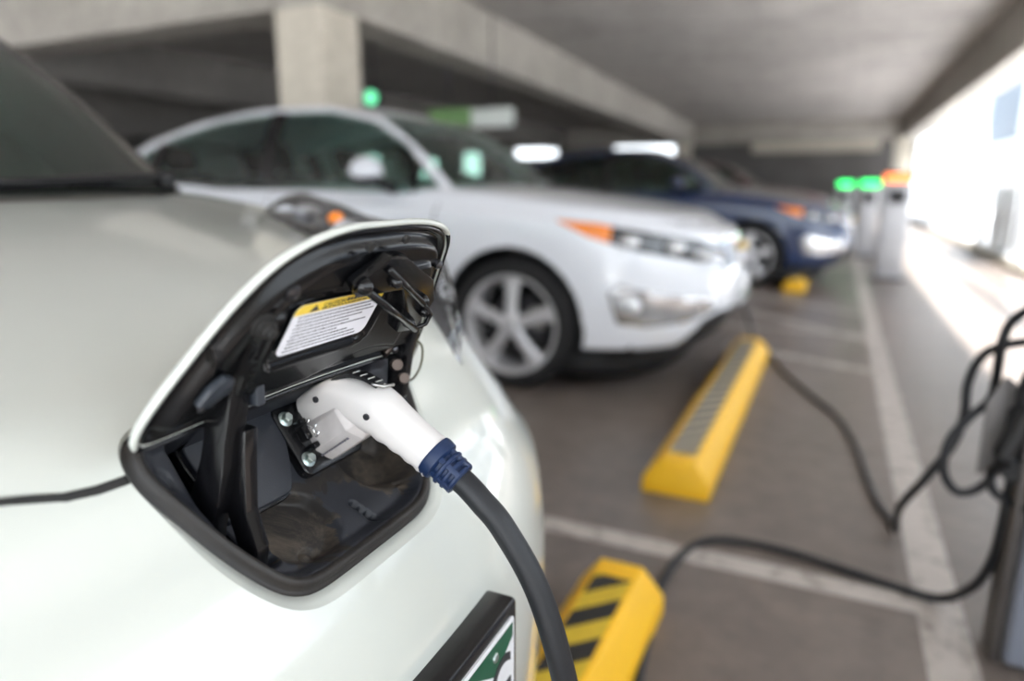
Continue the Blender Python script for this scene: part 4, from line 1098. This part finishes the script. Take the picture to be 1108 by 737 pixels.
# outer face fill
cen = b2.verts.new(lp3(-.006, .09, -.0105))
for i in range(len(rows)): b2.faces.new((rows[i][0], rows[(i + 1) % len(rows)][0], cen))
bmesh.ops.recalc_face_normals(b2, faces=b2.faces)
lid = obj('charge_port_lid', b2, [pearl, gloss_black], leaf)
OA = np.array(lo_out)
us = np.arange(-.17, .160, .0016); vs = np.arange(.005, .180, .0016)
UU, VV = np.meshgrid(us, vs, indexing='ij'); P2 = np.stack([UU.ravel(), VV.ravel()], 1); dd = sdist(P2); U_, V_ = P2[:, 0], P2[:, 1]
# second outline: inner plateau
def rboxd(u, v, cx, cy, w, h, r):
    qx = np.abs(u - cx) - w + r; qy = np.abs(v - cy) - h + r
    return -(np.hypot(np.maximum(qx, 0), np.maximum(qy, 0)) + np.minimum(np.maximum(qx, qy), 0) - r)
W = -.003 + .003 * ss((d_ := dd - .004) / .003) - .0045 * ss((dd - .009) / .003) + .011 * ss((dd - .013) / .010)
rise = np.where(V_ > .10, .012 * ss((V_ - .02) / .1), .0)
inner = ss((dd - .028 - .006 * np.sin(U_ * 38)) / .005)
W = W + .0055 * inner
step = ss((V_ - (.134 + np.where(U_ < -.035, -.010, .0) + .2 * np.minimum(0, U_ + .035))) / .004) * inner
W -= .0035 * step
lab = rboxd(U_, V_, -.031, .0955, .057, .0305, .012); W -= .0042 * ss(lab / .004); W += .0015 * ss((.0008 - np.abs(lab + .002)) / .001)
lefts = ss((-.098 - U_) / .004) * ss((.11 - V_) / .01) * inner; W -= .008 * lefts
rights = ss((U_ - .085) / .004) * inner; W -= .007 * rights
for k in (.095, .12): W -= .0018 * ss((.0022 - np.abs(U_ + k + (V_ - .06) * .25)) / .0012) * ss((V_ - .02) / .01) * ss((.10 - V_) / .01)
bm = bmesh.new(); vid = {}; nu, nv = UU.shape; keep = dd > .0035; PW = W
def vert(i):
    if i not in vid: vid[i] = bm.verts.new(lp3(float(P2[i, 0]), float(P2[i, 1]), float(PW[i])))
    return vid[i]
for i in range(nu - 1):
    for j in range(nv - 1):
        q = [i * nv + j, (i + 1) * nv + j, (i + 1) * nv + j + 1, i * nv + j + 1]
        if all(keep[k] for k in q): bm.faces.new([vert(k) for k in q])
obj('inner_panel', bm, lidblack, lid)
WL = .0095
def lm_(w): return frame(lp3(-.021, .09, 0) + LN * w, LU, LV, LN)
# sticker
def lface(bm, pts, w, th=.0004, cx=0, cy=0):
    # panel that follows the bowed lid: split in columns
    prism(bm, pts, frame(LA + LN * w, LU, LV, LN), 0, th)
LB = lambda u, v: lbow(u, v)
SW = WL + .0022
bm = bmesh.new(); lface(bm, rr(.049, .0225, .007, -.031, .0985), SW); stk = obj('warning_sticker', bm, labelw, lid, smooth=False)
top = [p for p in rr(.0492, .0227, .007, -.021, .0915) if p[1] > .1055]
bm = bmesh.new(); prism(bm, [(-.0702, .1055)] + sorted(top, key=lambda p: p[0]) + [(.0282, .1055)], frame(LA + LU * -.010 + LV * .007 + LN * (SW + .0004), LU, LV, LN), 0, .0002); obj('yellow_band', bm, labely, stk, smooth=False)
b1 = textmesh('CAUTION', .0052, frame(LA + LU * -.053 + LV * .1158 + LN * (SW + .0007), LU, LV, LN), .0001)
bm = b1
prism(bm, [(-.056, .1068), (-.0465, .1068), (-.0512, .1122)], frame(LA + LU * -.010 + LV * .007 + LN * (SW + .0006), LU, LV, LN), 0, .0002)
for r_, (x0, x1) in enumerate(((-.018, .016), (-.043, .008))):
    y = (.1095, .1068)[r_]; x = x0
    while x < x1:
        l = random.uniform(.002, .006); box(bm, (x, y, 0), (x + l, y + (.0030 if r_ == 0 else .0012), .0002)) if False else prism(bm, [(x, y), (x + l, y), (x + l, y + (.0028 if r_ == 0 else .0012)), (x, y + (.0028 if r_ == 0 else .0012))], frame(LA + LU * -.010 + LV * .007 + LN * (SW + .0006), LU, LV, LN), 0, .0002); x += l + .0012
obj('band_text', bm, ink, stk, smooth=False)
bm = bmesh.new(); bmk = bmesh.new()
y = .1022; row = 0
while y > .0715:
    x = -.064 + (0.001 if row % 3 else 0); xe = [.022, .018, .023, .010, -.005, .020, -.012, .0, .012, .015][row % 10]
    while x < xe:
        l = random.uniform(.0008, .0035); tgt = bmk if (row in (5, 7, 8) and random.random() < .55 and x < -.01) else bm
        prism(tgt, [(x, y), (x + l, y), (x + l, y + .0014), (x, y + .0014)], frame(LA + LU * -.010 + LV * .007 + LN * (SW + .0004), LU, LV, LN), 0, .00015); x += l + .0008
    y -= .0034; row += 1
obj('fine_print', bm, inkg, stk, smooth=False); obj('bold_print', bmk, ink, stk, smooth=False)
# latch bracket + rods
bm = bmesh.new(); prism(bm, [(-.028, .112), (.012, .128), (.070, .118), (.098, .096), (.096, .070), (.078, .062), (.050, .092), (.03, .120), (-.012, .146), (-.030, .136)][::-1] if False else [(-.040, .137), (-.030, .125), (.030, .122), (.050, .100), (.062, .070), (.092, .066), (.098, .100), (.075, .125), (.012, .155), (-.012, .158)], frame(LA + LN * (.014), LU, LV, LN), -.004, .006, .0015)
lb = obj('latch_bracket', bm, lidblack, lid, angle=40)
def rod(a, b, r, wa, wb, name='latch_rod', mat=gloss_black, par=lb):
    bm = bmesh.new(); tube(bm, [LA + LU * a[0] + LV * a[1] + LN * wa, LA + LU * b[0] + LV * b[1] + LN * wb], r, 12); return obj(name, bm, mat, par)
rod((-.032, .136), (.068, .081), .0032, .024, .030); rod((-.012, .150), (.066, .106), .0028, .022, .026)
bm = bmesh.new()
for u, v, r in ((-.032, .137, .0068), (.006, .136, .005), (.068, .082, .0055), (.070, .106, .0055), (.086, .090, .005)):
    bm = bmesh.new(); lathe(bm, [(0, 0), (r, 0), (r, .004), (r * .75, .008), (r * .3, .010), (0, .010)], axisframe(LA + LU * u + LV * v + LN * .018, LN), 20); obj('latch_stud', bm, gloss_black, lb)
bm = bmesh.new()
tube(bm, [LA + LU * .068 + LV * .082 + LN * .03, LA + LU * .078 + LV * .086 + LN * .032, LA + LU * .082 + LV * .095 + LN * .030, LA + LU * .066 + LV * .106 + LN * .027], .002, 8)
obj('latch_mount', bm, gloss_black, lb)
def lidpeg(u, v, w, prof, name, mat, n=20):
    bm = bmesh.new(); lathe(bm, prof, axisframe(lp3(u, v, w), LN), n); return obj(name, bm, mat, lid, angle=40)
lidpeg(-.102, .108, .006, [(0, 0), (.009, 0), (.009, .002), (.0065, .0025), (.0065, .005), (.007, .006), (.005, .0065), (.005, .009), (.0035, .0095), (.0035, .012), (0, .0125)], 'bump_stop', rubber)
lidpeg(-.087, .131, .006, [(0, 0), (.006, 0), (.006, .002), (.0035, .004), (0, .0045)], 'screw', darkalloy)
lidpeg(-.124, .043, .003, [(0, 0), (.0042, 0), (.0042, .003), (.002, .005), (0, .005)], 'screw', darkalloy)
lidpeg(.090, .132, .006, [(0, 0), (.0042, 0), (.0042, .003), (.002, .005), (0, .005)], 'screw', darkalloy)
lidpeg(.100, .062, .006, [(0, 0), (.0035, 0), (.0035, .003), (.002, .004), (0, .004)], 'screw', steel)
for u in (-.030, .012): lidpeg(u, .166 if u > -.02 else .163, .008, [(0, 0), (.0035, 0), (.0035, .003), (0, .003)], 'slot_plug', rubber, 12)
bm = bmesh.new(); prism(bm, [(-.136, .053), (-.126, .050), (-.112, .060), (-.113, .070), (-.122, .074), (-.131, .066)], frame(LA + LN * .012, LU, LV, LN), -.002, .004, .0015); obj('lid_clip', bm, greypl, lid, angle=40)
# hinge: left arm runs down into the slot
def plate_strip(pts, y, wd, th, name, mat, par):
    bm = bmesh.new(); P = [V((a, 0, b)) for a, b in pts]; n = len(P); L = []; R = []
    for i in range(n):
        t = (P[min(i + 1, n - 1)] - P[max(i - 1, 0)]).normalized(); nn = V((-t.z, 0, t.x)); w = wd[i] / 2
        L.append((P[i].x + nn.x * w, P[i].z + nn.z * w)); R.append((P[i].x - nn.x * w, P[i].z - nn.z * w))
    prism(bm, L + R[::-1], frame((0, y, 0), X, Z), -th / 2, th / 2, .0012, 2); return obj(name, bm, mat, par, angle=40)
xw = lambda *a: [(p[0] + 1.24, p[1]) for p in a]
yA = .325 - .425
arm = plate_strip(xw((-.343, 1.004), (-.358, .980), (-.366, .952), (-.370, .929), (-.374, .910), (-.379, .890), (-.390, .862), (-.402, .838), (-.408, .80)), yA, [.008, .026, .028, .024, .020, .022, .026, .026, .022], .018, 'hinge_arm', gloss_black, lid)
plate_strip(xw((-.366, .915), (-.370, .890), (-.374, .85), (-.366, .822), (-.372, .790)), yA + .010, [.016, .018, .020, .020, .018], .012, 'hinge_link', gloss_black, arm)
for (a, b) in ((-.370, .926), (-.372, .908), (-.376, .890)):
    bm = bmesh.new(); lathe(bm, [(0, 0), (.0042, 0), (.0036, .002), (0, .003)], axisframe(V((a + 1.24, yA - .005, b)), V((0, -1, 0))), 16); obj('rivet', bm, darkalloy, arm)
    bm = bmesh.new(); lathe(bm, [(0, 0), (.004, 0), (.0034, .002), (0, .003)], axisframe(V((a + 1.24 + .004, yA - .004, b)), V((.9, -.5, .2))), 16); obj('pin', bm, darkalloy, arm)
bm = bmesh.new(); box(bm, (-.005, -.004, -.011), (.005, .004, .011), .0015); bm.transform(Matrix.Translation((.885, yA + .014, .942))); obj('hinge_tab', bm, greypl, arm, angle=40)
# right hinge
yB = .535 - .425
armr = plate_strip(xw((-.360, .965), (-.370, .945), (-.376, .925), (-.378, .905), (-.382, .880), (-.40, .85)), yB + .012, [.020, .028, .026, .022, .020, .018], .010, 'hinge_arm', gloss_black, lid)
for (a, b, y_, r) in ((-.374, .911, yB, .0062), (-.372, .896, yB + .008, .0058)):
    bm = bmesh.new(); lathe(bm, [(0, 0), (r, 0), (r, .004), (r * .85, .006), (0, .006)], axisframe(V((a + 1.24, y_, b)), V((.75, -.6, .25))), 24); obj('rivet', bm, bronze, armr, angle=40)
bm = bmesh.new(); tube(bm, [V((.862, yB - .014, .925)), V((.866, yB + .006, .936))], .0048, 16); obj('hinge_pin', bm, bronze, armr, angle=40)
bm = bmesh.new()
for (a, b, y_, r) in ((.860, .945, yB - .016, .005), (.868, .928, yB - .004, .004), (.872, .955, yB + .018, .005)): ell(bm, (a, y_, b), (r, r, r), 12, 8)
obj('hinge_knob', bm, darkalloy, armr)
bm = bmesh.new(); tube(bm, catmull([V((.868, yB + .020, .935)), V((.874, yB + .034, .925)), V((.872, yB + .036, .905)), V((.866, yB + .030, .890)), V((.855, yB + .028, .885))], 6), .0012, 8); obj('release_wire', bm, pbr('wire_olive', (.10, .10, .06), .5), armr)

# ================================================================== charging connector and its cord
co = (-.39, .48, .845)
con = thing('charging_connector', 'white pistol-grip charging connector plugged into the open charge port', 'charging connector', co)
WPO = PO + BL
def wp(u, v, w): return WPO + PU * u + PV * v + PN * w
# housing: swept spine in the plane y = .48
sp = [(-.432, .874), (-.412, .884), (-.392, .890), (-.372, .8895), (-.356, .884), (-.338, .8735), (-.320, .8625), (-.304, .853), (-.296, .848)]
rd = [.0185, .0200, .0215, .0225, .0220, .0198, .0182, .0180, .0182]
P = catmull([(a, .48, b) for a, b in sp], 6); Rr = [p.x for p in catmull([(r, 0, 0) for r in rd], 6)]
bm = bmesh.new(); nP = len(P)
def shp(i, c, s):
    e = .82; c2 = math.copysign(abs(c) ** e, c); s2_ = math.copysign(abs(s) ** e, s)
    if c < 0 and i > nP * .5: c2 *= 1 + .05 * math.sin(i * 1.35)
    return c2, s2_ * .96
tube(bm, P, Rr, 28, shape=shp, up=(0, 0, 1)); hs_ = obj('handle', bm, plugw, con, at=co, angle=60)
# seam and screw holes, near side; hole shade put in as dark discs
for a, b in ((-.410, .8925), (-.353, .885)):
    bm = bmesh.new(); lathe(bm, [(0, .0), (.0030, 0), (.0030, .0012), (.0022, .0014), (.0020, .0004), (0, .0004)], axisframe(V((a, .48 - (.0195 if a < -.4 else .0218), b)), V((0, -1, 0))), 20); obj('screw', bm, ink, hs_, at=co, angle=30)
# barrel
bm = bmesh.new()
C0 = wp(.055, .036, 0); oct_ = []
for k in range(8): a = PI / 8 + PI / 4 * k; oct_.append((.0250 * math.cos(a), .0262 * math.sin(a)))
fm = frame(C0, PU, PV, PN)
b2 = bmesh.new(); rows = []
for (w, s) in ((-.047, .97), (-.045, 1), (.004, 1), (.006, .99), (.0175, .62), (.018, .60)): rows.append([b2.verts.new((a * s, b * s - (.004 if s < .9 else 0), w)) for a, b in oct_])
for A, B in zip(rows, rows[1:]):
    for k in range(8): b2.faces.new((A[k], A[(k + 1) % 8], B[(k + 1) % 8], B[k]))
b2.faces.new(rows[0][::-1]); b2.faces.new(rows[-1]); bmesh.ops.bevel(b2, geom=[e for e in b2.edges if e.calc_length() > .012], offset=.0012, segments=2, affect='EDGES', profile=.5)
join(bm, b2, fm); br = obj('barrel', bm, plugd, con, at=co, angle=25)
# small grey marks moulded on the barrel's lower side
bm = bmesh.new(); x = -.036
while x < .0: l = random.uniform(.001, .003); prism(bm, [(x, -.0008), (x + l, -.0008), (x + l, .0008), (x, .0008)], frame(C0 + PV * -.0165 - PU * .0212, PN, V((0, -.6, 0)) + PV * .6, -PU * .7 - PV * .7), 0, .0012); x += l + .0012
obj('moulded_marks', bm, inkg, br, smooth=False, at=co)
# thumb latch on top
bm = bmesh.new(); tube(bm, catmull([(-.400, .478, .908), (-.385, .478, .915), (-.368, .478, .915), (-.352, .478, .909)], 5), [.004] * 4 * 4 if False else .0048, 10, shape=lambda i, c, s: (c * .7, s * 1.6), up=(0, 0, 1)); lt = obj('release_latch', bm, black, con, at=co)
bm = bmesh.new()
for k in range(4): tube(bm, [V((-.376 + k * .008, .4715, .9185 - k * .0018)), V((-.3725 + k * .008, .4775, .9195 - k * .0018))], .0009, 6)
tube(bm, [V((-.352, .466, .913)), V((-.345, .474, .909)), V((-.343, .486, .908))], .0016, 8); obj('latch_spring', bm, steel, lt, at=co)
# boot
bd = (V((-.278, 0, .837)) - V((-.298, 0, .851))).normalized(); b0 = V((-.300, .48, .852))
bm = bmesh.new(); lathe(bm, [(0, 0), (.0188, 0), (.0195, .003), (.0188, .010), (.0176, .011), (.0128, .012), (.0118, .034), (0, .034)], axisframe(b0, bd), 36)
Mb = axisframe(b0, bd)
for k, z0 in enumerate((.0155, .0225, .0295)):
    r = .0172 - k * .0008; lathe(bm, [(.012, z0), (r - .001, z0), (r, z0 + .001), (r, z0 + .003), (r - .001, z0 + .004), (.012, z0 + .004)], Mb, 36)
for k in range(6):
    a = 2 * PI * k / 6 + .35; b2 = bmesh.new(); box(b2, (.010, -.0026, .010), (.0164, .0026, .0330), .0008); b2.transform(Matrix.Rotation(a, 4, 'Z')); join(bm, b2, Mb)
obj('strain_relief', bm, navy, con, at=co, angle=35)
cord = [b0 + bd * .030, b0 + bd * .042, (-.252, .48, .816), (-.232, .481, .795), (-.2005, .482, .744), (-.1755, .482, .668), (-.158, .49, .56), (-.148, .52, .42), (-.145, .58, .27), (-.15, .68, .13), (-.175, .82, .04), (-.22, .98, .0135), (-.27, 1.14, .0115),
        (-.302, 1.307, .0115), (-.323, 1.501, .0115), (-.340, 1.693, .0115), (-.326, 1.869, .0115), (-.28, 1.991, .0115), (-.176, 2.040, .0115), (-.017, 2.034, .0115), (.154, 1.989, .0115), (.277, 1.956, .0115), (.350, 1.925, .03), (.392, 1.85, .12), (.408, 1.80, .22), (.414, 1.79, .32), (.416, 1.79, .43), (.42, 1.77, .54), (.43, 1.72, .60), (.45, 1.69, .62)]
bm = bmesh.new(); tube(bm, catmull([V(p) for p in cord], 10), .0112, 16); obj('cord', bm, cordm, con, at=co)

# ================================================================== light, world, camera
w = bpy.data.worlds.new('w'); SC.world = w; w.use_nodes = True; nt = w.node_tree; nt.nodes.clear()
out = nt.nodes.new('ShaderNodeOutputWorld'); bg = nt.nodes.new('ShaderNodeBackground')
tc = nt.nodes.new('ShaderNodeTexCoord'); sep = nt.nodes.new('ShaderNodeSeparateXYZ'); nt.links.new(tc.outputs['Generated'], sep.inputs[0])
cr = nt.nodes.new('ShaderNodeValToRGB'); cr.color_ramp.elements[0].position = .45; cr.color_ramp.elements[0].color = (.55, .58, .60, 1)
cr.color_ramp.elements[1].position = .62; cr.color_ramp.elements[1].color = (.86, .93, 1.0, 1)
mr = nt.nodes.new('ShaderNodeMath'); mr.operation = 'MULTIPLY_ADD'; mr.inputs[1].default_value = .5; mr.inputs[2].default_value = .5
nt.links.new(sep.outputs[2], mr.inputs[0]); nt.links.new(mr.outputs[0], cr.inputs[0]); nt.links.new(cr.outputs[0], bg.inputs[0]); bg.inputs[1].default_value = 3.9
nt.links.new(bg.outputs[0], out.inputs[0])

sl = bpy.data.lights.new('sun', 'SUN'); sl.energy = 25; sl.angle = math.radians(1.5); sl.color = (1, .97, .93)
so_ = bpy.data.objects.new('sun', sl); COL.objects.link(so_); sd = V((-1, .25, -1.80)).normalized(); so_.rotation_euler = sd.to_track_quat('-Z', 'Y').to_euler(); so_.location = (8, -2, 12)

cam = bpy.data.cameras.new('camera'); co_ = bpy.data.objects.new('camera', cam); COL.objects.link(co_)
cam.sensor_width = 36; cam.lens = 740 / 1108 * 36
co_.location = (0, 0, 1.08); co_.rotation_euler = (PI / 2 - math.atan(166.5 / 740), 0, math.radians(25))
cam.dof.use_dof = True; cam.dof.focus_distance = .565; cam.dof.aperture_fstop = 2.0; cam.clip_start = .02
SC.camera = co_
SC.view_settings.view_transform = 'Standard'; SC.view_settings.look = 'None'; SC.view_settings.gamma = 1; SC.view_settings.use_curve_mapping = False
SC.view_settings.exposure = 0.14
